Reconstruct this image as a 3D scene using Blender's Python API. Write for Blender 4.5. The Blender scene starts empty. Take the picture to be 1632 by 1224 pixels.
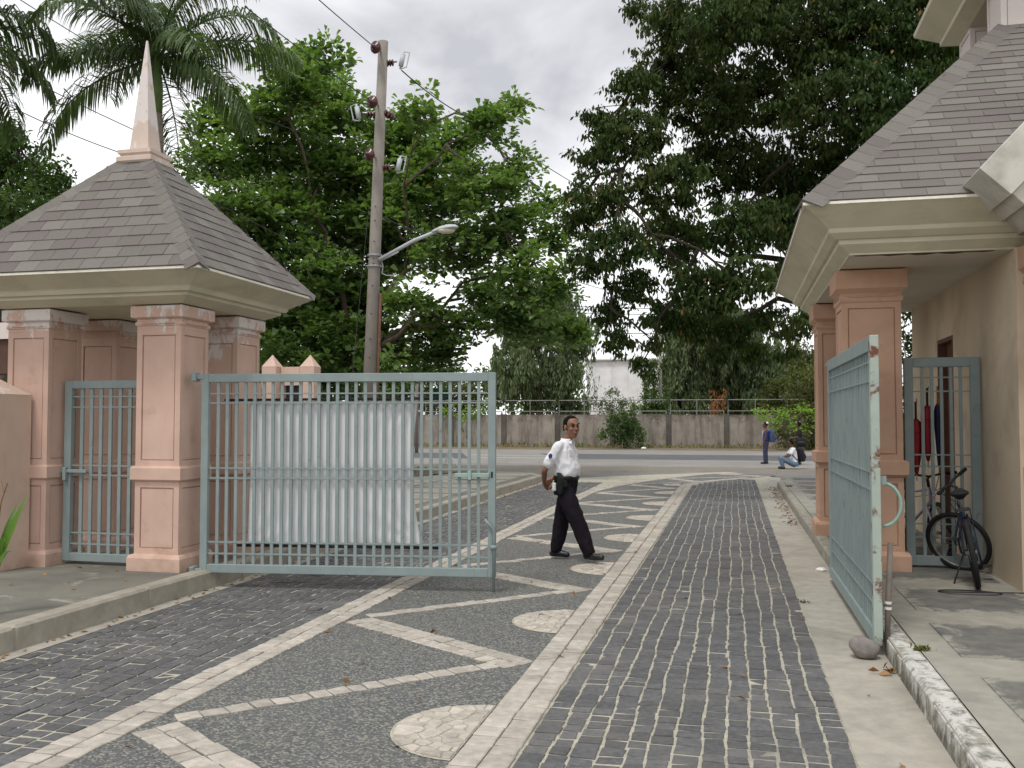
import bpy, bmesh, math, random
import numpy as np
from mathutils import Vector, Matrix, noise as mnoise

rng = np.random.default_rng(7)
random.seed(7)
R = math.radians
SC = bpy.context.scene
COL = SC.collection

# ------------------------------------------------------------------ camera
F = 1480.0                                  # focal length in photo pixels
PITCH, YAW = R(2.244), R(13.442)
CAM = np.array([0.0, 0.0, 1.68])
cd = bpy.data.cameras.new('camera')
cam = bpy.data.objects.new('camera', cd)
COL.objects.link(cam)
cam.location = CAM
cam.rotation_euler = (R(90) + PITCH, 0, YAW)
cd.sensor_width = 36
cd.lens = F / 1632 * 36
cd.clip_start = 0.05
cd.clip_end = 1500
SC.camera = cam

# ------------------------------------------------------------------ sky
SUN_EL, SUN_AZ = R(62), R(200)              # azimuth clockwise from +Y: high, behind the viewer
w = bpy.data.worlds.new('World')
SC.world = w
w.use_nodes = True
nt = w.node_tree
nt.nodes.clear()
n_out = nt.nodes.new('ShaderNodeOutputWorld')
n_bg = nt.nodes.new('ShaderNodeBackground')
n_sky = nt.nodes.new('ShaderNodeTexSky')
n_sky.sky_type = 'NISHITA'
n_sky.sun_disc = False
n_sky.sun_elevation = SUN_EL
n_sky.sun_rotation = SUN_AZ
n_bg.inputs['Strength'].default_value = 0.1
tc = nt.nodes.new('ShaderNodeTexCoord')
sep = nt.nodes.new('ShaderNodeSeparateXYZ')
nt.links.new(tc.outputs['Generated'], sep.inputs[0])
zadd = nt.nodes.new('ShaderNodeMath'); zadd.operation = 'ADD'; zadd.inputs[1].default_value = 0.28
nt.links.new(sep.outputs['Z'], zadd.inputs[0])
zmax = nt.nodes.new('ShaderNodeMath'); zmax.operation = 'MAXIMUM'; zmax.inputs[1].default_value = 0.12
nt.links.new(zadd.outputs[0], zmax.inputs[0])
dx = nt.nodes.new('ShaderNodeMath'); dx.operation = 'DIVIDE'
dy = nt.nodes.new('ShaderNodeMath'); dy.operation = 'DIVIDE'
nt.links.new(sep.outputs['X'], dx.inputs[0]); nt.links.new(zmax.outputs[0], dx.inputs[1])
nt.links.new(sep.outputs['Y'], dy.inputs[0]); nt.links.new(zmax.outputs[0], dy.inputs[1])
cmb = nt.nodes.new('ShaderNodeCombineXYZ')
nt.links.new(dx.outputs[0], cmb.inputs[0]); nt.links.new(dy.outputs[0], cmb.inputs[1])
cmb.inputs[2].default_value = 5.48
cn = nt.nodes.new('ShaderNodeTexNoise')
cn.inputs['Scale'].default_value = 1.45
cn.inputs['Detail'].default_value = 6
cn.inputs['Roughness'].default_value = 0.52
cn.inputs['Distortion'].default_value = 0.3
nt.links.new(cmb.outputs[0], cn.inputs['Vector'])
cr = nt.nodes.new('ShaderNodeValToRGB')
e = cr.color_ramp.elements
e[0].position = 0.37; e[0].color = (5.5, 5.55, 5.9, 1)
e[1].position = 0.585; e[1].color = (11.6, 11.6, 11.7, 1)
hz = nt.nodes.new('ShaderNodeMapRange')      # the cloud deck pales towards the horizon all round
hz.inputs[1].default_value = 0.0; hz.inputs[2].default_value = 0.34
hz.inputs[3].default_value = 0.22; hz.inputs[4].default_value = 0.0
nt.links.new(sep.outputs['Z'], hz.inputs[0])
cadd = nt.nodes.new('ShaderNodeMath'); cadd.operation = 'ADD'
nt.links.new(cn.outputs['Fac'], cadd.inputs[0]); nt.links.new(hz.outputs[0], cadd.inputs[1])
nt.links.new(cadd.outputs[0], cr.inputs[0])
mx = nt.nodes.new('ShaderNodeMix'); mx.data_type = 'RGBA'
mx.inputs[0].default_value = 0.93
nt.links.new(n_sky.outputs[0], mx.inputs[6]); nt.links.new(cr.outputs[0], mx.inputs[7])
nt.links.new(mx.outputs[2], n_bg.inputs['Color'])
nt.links.new(n_bg.outputs[0], n_out.inputs[0])

sd = bpy.data.lights.new('sun', 'SUN')
sd.energy = 1.5
sd.angle = R(14)
sd.color = (1.0, 0.965, 0.91)
sun = bpy.data.objects.new('sun', sd)
COL.objects.link(sun)
sdir = Vector((math.sin(SUN_AZ) * math.cos(SUN_EL), math.cos(SUN_AZ) * math.cos(SUN_EL), math.sin(SUN_EL)))
sun.rotation_euler = sdir.to_track_quat('Z', 'Y').to_euler()
sun.location = (0, 0, 30)

SC.render.engine = 'CYCLES'
SC.cycles.use_denoising = True
SC.cycles.max_bounces = 6
SC.cycles.diffuse_bounces = 3
SC.cycles.glossy_bounces = 2
SC.cycles.transmission_bounces = 3
SC.cycles.transparent_max_bounces = 4
SC.cycles.caustics_reflective = False
SC.cycles.caustics_refractive = False
SC.view_settings.view_transform = 'Standard'
SC.view_settings.look = 'None'
SC.view_settings.exposure = 0.2
SC.view_settings.gamma = 1.0
SC.view_settings.use_curve_mapping = False

# ------------------------------------------------------------------ where things stand (survey from the photo's perspective)
_l = np.array([-math.sin(YAW), math.cos(YAW), 0])
_r = np.array([math.cos(YAW), math.sin(YAW), 0])
_z = np.array([0, 0, 1.0])
_F = math.cos(PITCH) * _l + math.sin(PITCH) * _z
_U = -math.sin(PITCH) * _l + math.cos(PITCH) * _z

def ray(x, y):
    return _F + (x - 816) / F * _r - (y - 612) / F * _U

def at(x, y, d):                            # the point d metres out along the view axis
    return CAM + ray(x, y) * d

def project(p):
    v = np.asarray(p, float) - CAM
    k = v @ _F
    return 816 + F * (v @ _r) / k, 612 - F * (v @ _U) / k, k

# ------------------------------------------------------------------ materials
MATS = {}

def lin(c):
    return tuple(((v / 255) / 12.92 if v / 255 <= 0.04045 else ((v / 255 + 0.055) / 1.055) ** 2.4) for v in c)

class NT:
    def __init__(self, name):
        self.m = bpy.data.materials.new(name)
        self.m.use_nodes = True
        self.t = self.m.node_tree
        self.b = self.t.nodes['Principled BSDF']
        self.out = self.t.nodes['Material Output']
        self._pos = None
    def n(self, t, **kw):
        o = self.t.nodes.new(t)
        for k, v in kw.items():
            if k.startswith('_'):
                setattr(o, k[1:], v)
        return o
    def l(self, a, b):
        self.t.links.new(a, b)
    def pos(self):
        if self._pos is None:
            self._pos = self.n('ShaderNodeNewGeometry')
        return self._pos.outputs['Position']
    def scaled(self, s):
        v = self.n('ShaderNodeVectorMath', _operation='MULTIPLY')
        self.l(self.pos(), v.inputs[0]); v.inputs[1].default_value = s
        return v.outputs[0]
    def noise(self, scale, detail=4, rough=0.55, stretch=None, dist=0.0):
        o = self.n('ShaderNodeTexNoise')
        self.l(self.scaled(stretch) if stretch else self.pos(), o.inputs['Vector'])
        o.inputs['Scale'].default_value = scale
        o.inputs['Detail'].default_value = detail
        o.inputs['Roughness'].default_value = rough
        o.inputs['Distortion'].default_value = dist
        return o.outputs['Fac']
    def ramp(self, fac, a, b, va=0.0, vb=1.0):
        o = self.n('ShaderNodeMapRange')
        o.inputs[1].default_value = a; o.inputs[2].default_value = b
        o.inputs[3].default_value = va; o.inputs[4].default_value = vb
        self.l(fac, o.inputs[0])
        return o.outputs[0]
    def math(self, op, a, b):
        o = self.n('ShaderNodeMath', _operation=op)
        for i, v in enumerate((a, b)):
            if isinstance(v, (int, float)):
                o.inputs[i].default_value = v
            else:
                self.l(v, o.inputs[i])
        return o.outputs[0]
    def mix(self, fac, a, b, mode='MIX'):
        o = self.n('ShaderNodeMix', _data_type='RGBA', _blend_type=mode)
        for i, v in ((0, fac), (6, a), (7, b)):
            if isinstance(v, (int, float)):
                o.inputs[i].default_value = v
            elif isinstance(v, tuple):
                o.inputs[i].default_value = (*v[:3], 1)
            else:
                self.l(v, o.inputs[i])
        return o.outputs[2]
    def rand(self):                          # one value per piece, joined or not
        g = self._pos or self.n('ShaderNodeNewGeometry')
        self._pos = g
        oi = self.n('ShaderNodeObjectInfo')
        s = self.math('ADD', g.outputs['Random Per Island'], oi.outputs['Random'])
        return self.math('FRACT', s, 0.0)
    def z(self):
        s = self.n('ShaderNodeSeparateXYZ'); self.l(self.pos(), s.inputs[0])
        return s.outputs['Z']
    def bump(self, h, strength=0.3, dist=0.01):
        o = self.n('ShaderNodeBump')
        o.inputs['Strength'].default_value = strength
        o.inputs['Distance'].default_value = dist
        self.l(h, o.inputs['Height'])
        self.l(o.outputs[0], self.b.inputs['Normal'])
    def done(self, color, rough=0.8, spec=0.3, metal=0.0):
        if isinstance(color, tuple):
            self.b.inputs['Base Color'].default_value = (*color[:3], 1)
        else:
            self.l(color, self.b.inputs['Base Color'])
        if isinstance(rough, (int, float)):
            self.b.inputs['Roughness'].default_value = rough
        else:
            self.l(rough, self.b.inputs['Roughness'])
        self.b.inputs['Specular IOR Level'].default_value = spec
        self.b.inputs['Metallic'].default_value = metal
        return self.m

def M_plain(name, c, var=0.15, scale=6, rough=0.8, spec=0.3, metal=0.0, bump=0.1, bscale=40, grime=None, gscale=2.0, glo=0.52, ghi=0.72, stretch=None, piece=0.0, piece_tint=None):
    """one paint or stone colour with mottling, optional grime with a shape of its own and a difference from piece to piece"""
    k = NT(name)
    a = tuple(v * (1 - var) for v in c); b = tuple(min(1, v * (1 + var)) for v in c)
    col = k.mix(k.ramp(k.noise(scale, 5), 0.3, 0.7), a, b)
    if grime:
        g = k.ramp(k.noise(gscale, 7, 0.65, stretch, 0.4), glo, ghi)
        col = k.mix(g, col, grime)
    if piece:
        r = k.rand()
        col = k.mix(1.0, col, k.mix(r, tuple([1 - piece] * 3), tuple([1 + piece] * 3)), 'MULTIPLY')
        if piece_tint:
            r2 = k.ramp(k.math('FRACT', k.math('MULTIPLY', r, 7.31), 0.0), 0.55, 0.9)
            col = k.mix(r2, col, piece_tint)
    if bump:
        k.bump(k.noise(bscale, 5, 0.6), bump, 0.01)
    MATS[name] = k.done(col, rough, spec, metal)
    return MATS[name]

def M_pink(name, c, white_lo, white_hi, strength=1.0, low_stain=True):
    """salmon masonry paint, faded, flaking to white between two heights"""
    k = NT(name)
    col = k.mix(k.ramp(k.noise(1.6, 6, 0.6), 0.3, 0.7), tuple(v * 0.9 for v in c), tuple(min(1, v * 1.1) for v in c))
    col = k.mix(k.ramp(k.noise(4.5, 7, 0.72, (1, 1, 0.14)), 0.48, 0.75, 0, 0.24), col, (c[0] * 0.70, c[1] * 0.68, c[2] * 0.66))
    col = k.mix(k.ramp(k.noise(2.2, 6, 0.6, None, 0.8), 0.50, 0.62, 0, 0.28), col, (min(1, c[0] * 1.12), c[1] * 1.2, c[2] * 1.25))
    zz = k.z()
    band = k.math('MULTIPLY', k.ramp(zz, white_lo, white_hi), 0.36)
    fl = k.math('ADD', k.math('ADD', k.math('MULTIPLY', k.noise(2.3, 3, 0.5), 0.55), k.math('MULTIPLY', k.noise(13, 8, 0.75, (1, 1, 0.4), 0.6), 0.55)), band)
    col = k.mix(k.ramp(fl, 0.785, 0.825, 0, 0.92 * strength), col, (0.72, 0.68, 0.66))
    if low_stain:
        st = k.math('ADD', k.noise(5, 6, 0.6), k.ramp(zz, 0.15, 0.55, 0.22, 0.0))
        col = k.mix(k.ramp(st, 0.58, 0.80, 0, 0.6), col, (0.38, 0.25, 0.165))
    k.bump(k.noise(60, 5, 0.6), 0.12, 0.006)
    MATS[name] = k.done(col, 0.85, 0.25)
    return MATS[name]

def M_leaf(name, c1, c2, c3=None, trans=0.35, rough=0.5, big=0.5, dead=None, dead_share=0.985, spec=0.35):
    """leaves: colour changes leaf by leaf and clump by clump; light shines through"""
    k = NT(name)
    r = k.rand()
    col = k.mix(r, c1, c2)
    if c3:
        col = k.mix(k.ramp(k.noise(big, 3), 0.42, 0.68, 0, 0.8), col, c3)
    if dead:
        col = k.mix(k.ramp(k.math('FRACT', k.math('MULTIPLY', r, 13.7), 0.0), dead_share, dead_share + 0.001), col, dead)
    k.done(col, rough, spec)
    tr = k.n('ShaderNodeBsdfTranslucent')
    k.l(k.mix(1.0, col, (1.5, 1.7, 0.6), 'MULTIPLY'), tr.inputs[0])
    ms = k.n('ShaderNodeMixShader'); ms.inputs[0].default_value = trans
    k.l(k.b.outputs[0], ms.inputs[1]); k.l(tr.outputs[0], ms.inputs[2])
    k.l(ms.outputs[0], k.out.inputs[0])
    MATS[name] = k.m
    return k.m

PINK = (0.60, 0.415, 0.335)
M_pink('pink_old', PINK, 2.0, 3.1)
M_pink('pink_new', (0.545, 0.345, 0.245), 3.4, 6.0, 0.6)
M_pink('pink_fence', (0.60, 0.43, 0.35), 3.4, 9.0, 0.6)
M_pink('pink_low', (0.60, 0.46, 0.37), 1.5, 2.4, 0.8)
M_pink('pink_pale', (0.60, 0.49, 0.42), 2.5, 6.0, 0.8, False)
M_plain('beige_wall', (0.63, 0.53, 0.395), 0.08, 1.5, grime=(0.34, 0.25, 0.165), gscale=1.1, glo=0.5, ghi=0.9, bump=0.1, bscale=90)
M_plain('eave_paint', (0.60, 0.565, 0.43), 0.08, 2, grime=(0.36, 0.335, 0.235), gscale=1.4, glo=0.5, ghi=0.95, stretch=(1, 1, 3), bump=0.08)
M_plain('eave_grey', (0.60, 0.58, 0.52), 0.1, 2, grime=(0.27, 0.26, 0.21), gscale=1.6, glo=0.5, ghi=0.85, bump=0.08)
M_plain('soffit_white', (0.64, 0.60, 0.53), 0.08, 2, grime=(0.22, 0.19, 0.14), gscale=1.2, glo=0.62, ghi=0.9)
M_plain('trim_white', (0.86, 0.83, 0.72), 0.1, 12, grime=(0.3, 0.29, 0.24), gscale=9, glo=0.6, ghi=0.85)
M_plain('brown_door', (0.13, 0.065, 0.04), 0.2, 5, rough=0.6)
M_plain('brown_beam', (0.10, 0.055, 0.042), 0.2, 5)
M_plain('shingle', (0.185, 0.172, 0.155), 0.12, 90, rough=0.95, bump=0.5, bscale=220, piece=0.12, piece_tint=(0.158, 0.139, 0.132))
M_plain('gate_paint', (0.245, 0.302, 0.298), 0.09, 5, rough=0.5, spec=0.35, grime=(0.15, 0.13, 0.105), gscale=8, glo=0.61, ghi=0.78, bump=0.04)
M_plain('gate_rust', (0.36, 0.42, 0.37), 0.08, 6, rough=0.6, grime=(0.15, 0.058, 0.032), gscale=6.5, glo=0.56, ghi=0.64, bump=0.2)
M_plain('rust', (0.16, 0.075, 0.045), 0.3, 20, rough=0.8)
M_plain('dark_metal', (0.03, 0.03, 0.033), 0.2, 20, rough=0.5)
M_plain('steel', (0.33, 0.33, 0.33), 0.15, 20, rough=0.4, metal=0.6)
M_plain('cobble', (0.108, 0.108, 0.109), 0.26, 30, rough=0.7, spec=0.35, bump=0.6, bscale=70, piece=0.17, grime=(0.175, 0.17, 0.155), gscale=0.8, glo=0.50, ghi=0.78)
M_plain('joint_sand', (0.42, 0.395, 0.315), 0.2, 25, rough=0.95, grime=(0.16, 0.15, 0.14), gscale=1.6, glo=0.54, ghi=0.72, bump=0.4, bscale=120)
M_plain('white_paver', (0.425, 0.388, 0.335), 0.18, 16, rough=0.85, piece=0.15, grime=(0.25, 0.225, 0.19), gscale=6, glo=0.56, ghi=0.85, bump=0.5, bscale=60)
M_plain('disc_paver', (0.46, 0.42, 0.36), 0.18, 16, rough=0.85, piece=0.16, grime=(0.28, 0.25, 0.21), gscale=8, glo=0.58, ghi=0.85, bump=0.5, bscale=60)

def M_aggregate():
    k = NT('aggregate')
    vo = k.n('ShaderNodeTexVoronoi'); k.l(k.pos(), vo.inputs['Vector']); vo.inputs['Scale'].default_value = 72
    hue = k.n('ShaderNodeSeparateColor'); k.l(vo.outputs['Color'], hue.inputs[0])
    v = hue.outputs[0]
    col = k.mix(k.ramp(v, 0.0, 0.6), (0.058, 0.062, 0.066), (0.145, 0.15, 0.148))
    col = k.mix(k.ramp(v, 0.66, 0.80), col, (0.29, 0.285, 0.24))
    col = k.mix(k.ramp(vo.outputs['Distance'], 0.45, 0.75, 0, 0.75), col, (0.105, 0.105, 0.10))
    col = k.mix(k.ramp(k.noise(0.9, 5), 0.35, 0.7, 0, 0.35), col, (0.15, 0.145, 0.13))
    k.bump(vo.outputs['Distance'], 0.7, -0.008)
    MATS['aggregate'] = k.done(col, 0.8, 0.35)
M_aggregate()

def M_concrete(name, c, dirt, lo=0.45, hi=0.7, scale=1.2, light=None, wet=None):
    k = NT(name)
    col = k.mix(k.ramp(k.noise(scale * 5, 7, 0.65), 0.25, 0.75), tuple(v * 0.82 for v in c), tuple(v * 1.15 for v in c))
    col = k.mix(k.ramp(k.noise(scale, 8, 0.68, None, 0.5), lo, hi, 0, 0.85), col, dirt)
    if light:
        col = k.mix(k.ramp(k.noise(scale * 1.7, 8, 0.72, (1, 1, 1), 0.9), 0.56, 0.66, 0, 0.8), col, light)
    col = k.mix(k.ramp(k.noise(70, 3), 0.62, 0.8, 0, 0.3), col, tuple(v * 0.5 for v in c))
    k.bump(k.noise(90, 6, 0.65), 0.25, 0.006)
    MATS[name] = k.done(col, 0.9, 0.25)

M_concrete('gutter_concrete', (0.39, 0.365, 0.31), (0.21, 0.195, 0.165), 0.46, 0.76, 1.5)
M_concrete('gutter_dim', (0.36, 0.34, 0.30), (0.21, 0.20, 0.17), 0.45, 0.75, 1.4)
M_concrete('kerb_concrete', (0.37, 0.34, 0.28), (0.20, 0.185, 0.145), 0.42, 0.8, 2.0)
M_concrete('pavement_dark', (0.15, 0.145, 0.125), (0.235, 0.225, 0.185), 0.46, 0.75, 0.9, (0.36, 0.345, 0.29))
M_concrete('pavement_light', (0.32, 0.305, 0.26), (0.17, 0.162, 0.138), 0.45, 0.75, 1.2)
M_concrete('street_concrete', (0.265, 0.255, 0.235), (0.20, 0.185, 0.165), 0.4, 0.75, 0.25)
M_concrete('asphalt', (0.105, 0.107, 0.115), (0.15, 0.15, 0.15), 0.5, 0.8, 0.3)
M_concrete('apron', (0.215, 0.205, 0.185), (0.155, 0.145, 0.13), 0.42, 0.72, 0.35, (0.28, 0.26, 0.22))
M_concrete('roadside', (0.20, 0.18, 0.15), (0.235, 0.20, 0.155), 0.40, 0.65, 0.5, (0.27, 0.235, 0.19))
M_concrete('dirt', (0.20, 0.155, 0.105), (0.13, 0.12, 0.08), 0.42, 0.7, 0.6, (0.30, 0.255, 0.19))
M_concrete('wall_post', (0.13, 0.115, 0.10), (0.05, 0.045, 0.04), 0.42, 0.7, 0.7)
M_concrete('pole_concrete', (0.28, 0.255, 0.225), (0.20, 0.178, 0.155), 0.4, 0.8, 0.8)
M_concrete('pale_building', (0.87, 0.865, 0.865), (0.72, 0.71, 0.71), 0.45, 0.8, 0.3)

def M_slab():
    """dark slab whose surface skin has worn off raggedly from the rims inwards"""
    k = NT('pavement_slab')
    t = k.n('ShaderNodeTexCoord'); sp = k.n('ShaderNodeSeparateXYZ'); k.l(t.outputs['Generated'], sp.inputs[0])
    d = None
    for ax in ('X', 'Y'):
        a = k.math('SUBTRACT', 0.5, k.math('ABSOLUTE', k.math('SUBTRACT', sp.outputs[ax], 0.5), 0.0))
        d = a if d is None else k.math('MINIMUM', d, a)
    d = k.math('ADD', d, k.ramp(k.noise(4.5, 8, 0.7, None, 0.6), 0.3, 0.7, -0.13, 0.22))
    dark = k.mix(k.ramp(k.noise(6, 7, 0.65), 0.3, 0.7), (0.105, 0.105, 0.098), (0.19, 0.185, 0.165))
    lite = k.mix(k.ramp(k.noise(5, 7, 0.65), 0.3, 0.7), (0.25, 0.238, 0.20), (0.35, 0.335, 0.285))
    col = k.mix(k.ramp(d, 0.02, 0.13), lite, dark)
    k.bump(k.noise(90, 6, 0.65), 0.3, 0.006)
    MATS['pavement_slab'] = k.done(col, 0.9, 0.25)
M_slab()

def M_streaked(name, c, dark, pale):
    k = NT(name)
    col = k.mix(k.ramp(k.noise(1.2, 7, 0.65), 0.3, 0.7), tuple(v * 0.85 for v in c), pale)
    col = k.mix(k.ramp(k.noise(1.6, 8, 0.7, (1, 1, 0.16), 0.3), 0.46, 0.66, 0, 0.85), col, dark)
    top = k.math('ADD', k.noise(2.2, 7, 0.7), k.ramp(k.z(), 1.2, 2.1, -0.12, 0.16))
    col = k.mix(k.ramp(top, 0.52, 0.70, 0, 0.8), col, dark)
    k.bump(k.noise(30, 6, 0.65), 0.3, 0.01)
    MATS[name] = k.done(col, 0.95, 0.2)
M_streaked('boundary_wall', (0.27, 0.235, 0.20), (0.085, 0.075, 0.062), (0.36, 0.325, 0.28))

def M_whitewash():
    """old whitewash over a concrete kerb, scabbed with dark mould, gone farther along"""
    k = NT('whitewash')
    base = k.mix(k.ramp(k.noise(7, 6), 0.3, 0.7), (0.24, 0.225, 0.185), (0.37, 0.345, 0.29))
    s = k.n('ShaderNodeSeparateXYZ'); k.l(k.pos(), s.inputs[0])
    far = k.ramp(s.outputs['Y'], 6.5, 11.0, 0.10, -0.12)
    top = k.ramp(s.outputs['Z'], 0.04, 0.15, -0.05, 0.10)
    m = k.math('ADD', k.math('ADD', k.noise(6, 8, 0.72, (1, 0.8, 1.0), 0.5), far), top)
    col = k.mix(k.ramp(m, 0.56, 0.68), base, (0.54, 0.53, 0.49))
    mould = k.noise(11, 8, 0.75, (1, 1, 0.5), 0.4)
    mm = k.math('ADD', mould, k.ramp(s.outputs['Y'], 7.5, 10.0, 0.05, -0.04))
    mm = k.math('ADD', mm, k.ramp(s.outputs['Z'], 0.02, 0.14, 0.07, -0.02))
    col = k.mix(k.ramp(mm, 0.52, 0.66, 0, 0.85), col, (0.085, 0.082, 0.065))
    k.bump(k.noise(40, 6, 0.65), 0.4, 0.008)
    MATS['whitewash'] = k.done(col, 0.9, 0.2)
M_whitewash()

M_plain('bark', (0.105, 0.082, 0.062), 0.35, 9, rough=0.95, bump=0.6, bscale=25)
M_plain('bark_dark', (0.045, 0.036, 0.028), 0.3, 9, rough=0.95, spec=0.1, bump=0.6, bscale=25)
M_plain('palm_bark', (0.24, 0.20, 0.165), 0.2, 4, rough=0.9, bump=0.4, bscale=14)
M_plain('palm_shaft', (0.10, 0.16, 0.045), 0.2, 4, rough=0.5)
M_leaf('leaf_almond', (0.135, 0.22, 0.072), (0.24, 0.34, 0.13), (0.09, 0.155, 0.048), 0.32, 0.45, 0.5, (0.28, 0.10, 0.03), 0.998)
M_leaf('leaf_dark', (0.022, 0.046, 0.013), (0.048, 0.08, 0.021), (0.068, 0.092, 0.026), 0.22, 0.7, 0.5, (0.22, 0.13, 0.05), 0.99, 0.15)
M_leaf('leaf_palm', (0.05, 0.092, 0.03), (0.115, 0.165, 0.065), None, 0.22, 0.4)
M_leaf('leaf_grey', (0.11, 0.155, 0.07), (0.18, 0.22, 0.11), (0.075, 0.115, 0.05), 0.3, 0.55, 0.4)
M_leaf('leaf_mid', (0.055, 0.105, 0.025), (0.10, 0.165, 0.04), (0.035, 0.07, 0.02), 0.3, 0.5, 0.5)
M_leaf('leaf_olive', (0.085, 0.10, 0.03), (0.15, 0.16, 0.055), (0.05, 0.075, 0.02), 0.3, 0.5, 0.6)
M_leaf('leaf_lime', (0.16, 0.28, 0.03), (0.24, 0.38, 0.06), None, 0.35, 0.5)
M_leaf('leaf_blade', (0.10, 0.20, 0.03), (0.17, 0.29, 0.05), None, 0.25, 0.4)
M_leaf('leaf_dead', (0.20, 0.085, 0.035), (0.34, 0.20, 0.09), None, 0.1, 0.8)
M_leaf('grass_dry', (0.26, 0.20, 0.085), (0.38, 0.31, 0.15), (0.15, 0.19, 0.05), 0.2, 0.8)
M_leaf('leaf_rust', (0.24, 0.09, 0.035), (0.34, 0.16, 0.07), None, 0.3, 0.7)
M_plain('skin', (0.235, 0.115, 0.07), 0.06, 12, rough=0.5, spec=0.4, bump=0.02)
M_plain('skin_dark', (0.13, 0.062, 0.042), 0.06, 12, rough=0.5, bump=0.02)
M_plain('hair', (0.009, 0.008, 0.008), 0.2, 40, rough=0.9, spec=0.1, bump=0.3, bscale=200)
M_plain('shirt_white', (0.80, 0.80, 0.83), 0.03, 8, rough=0.85, bump=0.25, bscale=14)
M_plain('trouser_navy', (0.0135, 0.011, 0.016), 0.2, 12, rough=0.9, spec=0.12, bump=0.35, bscale=14)
M_plain('shoe_black', (0.010, 0.010, 0.011), 0.2, 20, rough=0.35, spec=0.5)
M_plain('belt_black', (0.010, 0.014, 0.011), 0.2, 20, rough=0.5)
M_plain('badge_blue', (0.03, 0.04, 0.14), 0.4, 90, rough=0.7)
M_plain('holster_white', (0.72, 0.72, 0.68), 0.05, 10, rough=0.5)
M_plain('jersey_blue', (0.025, 0.05, 0.30), 0.15, 12, rough=0.8)
M_plain('jersey_trim', (0.72, 0.68, 0.50), 0.1, 12, rough=0.8)
M_plain('jeans', (0.13, 0.19, 0.27), 0.15, 14, rough=0.9)
M_plain('trouser_slate', (0.05, 0.055, 0.10), 0.15, 14, rough=0.9)
M_plain('pack_black', (0.010, 0.010, 0.016), 0.2, 14, rough=0.7)
M_plain('pack_blue', (0.055, 0.075, 0.14), 0.35, 25, rough=0.7)
M_plain('shirt_black', (0.014, 0.014, 0.017), 0.15, 14, rough=0.85)
M_plain('cap_white', (0.7, 0.7, 0.62), 0.1, 14, rough=0.8)
M_plain('rubber', (0.018, 0.018, 0.019), 0.2, 30, rough=0.75, bump=0.5, bscale=120)
M_plain('bike_blue', (0.018, 0.05, 0.10), 0.1, 10, rough=0.3, spec=0.5)
M_plain('bike_silver', (0.40, 0.38, 0.42), 0.06, 10, rough=0.35, spec=0.5, metal=0.3)
M_plain('bike_purple', (0.22, 0.06, 0.16), 0.1, 10, rough=0.3, spec=0.5, metal=0.4)
M_plain('reflector_red', (0.6, 0.03, 0.02), 0.1, 30, rough=0.25, spec=0.6)
M_plain('umbrella_red', (0.27, 0.010, 0.018), 0.2, 10, rough=0.6)
M_plain('umbrella_navy', (0.012, 0.016, 0.06), 0.2, 10, rough=0.6)
M_plain('handle_wood', (0.42, 0.17, 0.045), 0.15, 10, rough=0.4, spec=0.5)
M_plain('stone_grey', (0.20, 0.18, 0.165), 0.25, 14, rough=0.9, grime=(0.30, 0.27, 0.24), gscale=9, bump=0.6, bscale=30)
M_plain('insulator', (0.075, 0.022, 0.018), 0.2, 20, rough=0.25, spec=0.6)
M_plain('lamp_grey', (0.50, 0.53, 0.55), 0.06, 9, rough=0.45)
M_plain('lamp_lens', (0.62, 0.60, 0.47), 0.06, 9, rough=0.3)
M_plain('wire', (0.045, 0.045, 0.05), 0.1, 5, rough=0.6)
M_plain('galvanised', (0.30, 0.32, 0.31), 0.2, 3, rough=0.6, metal=0.2)
M_plain('rail_grey', (0.25, 0.245, 0.235), 0.2, 3, rough=0.7)
M_plain('sign_green', (0.02, 0.14, 0.085), 0.1, 6, rough=0.5)
M_plain('post_green', (0.035, 0.10, 0.085), 0.1, 6, rough=0.5)
M_plain('base_white', (0.62, 0.62, 0.58), 0.1, 9, rough=0.8)
M_plain('litter_white', (0.75, 0.75, 0.73), 0.05, 9, rough=0.6)
M_plain('lash_green', (0.30, 0.42, 0.38), 0.1, 6, rough=0.4)
M_plain('hose_green', (0.24, 0.38, 0.33), 0.1, 9, rough=0.4)
M_plain('weathered_pipe', (0.16, 0.135, 0.115), 0.25, 9, rough=0.7)

def M_cloth():
    k = NT('tarp')
    col = k.mix(k.ramp(k.noise(2.2, 6, 0.6), 0.4, 0.8), (0.90, 0.90, 0.905), (0.82, 0.815, 0.815))
    k.bump(k.noise(9, 5, 0.6), 0.1, 0.01)
    k.done(col, 0.7, 0.2)
    tr = k.n('ShaderNodeBsdfTranslucent'); k.l(col, tr.inputs[0])
    ms = k.n('ShaderNodeMixShader'); ms.inputs[0].default_value = 0.15
    k.l(k.b.outputs[0], ms.inputs[1]); k.l(tr.outputs[0], ms.inputs[2]); k.l(ms.outputs[0], k.out.inputs[0])
    MATS['tarp'] = k.m
M_cloth()

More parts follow.
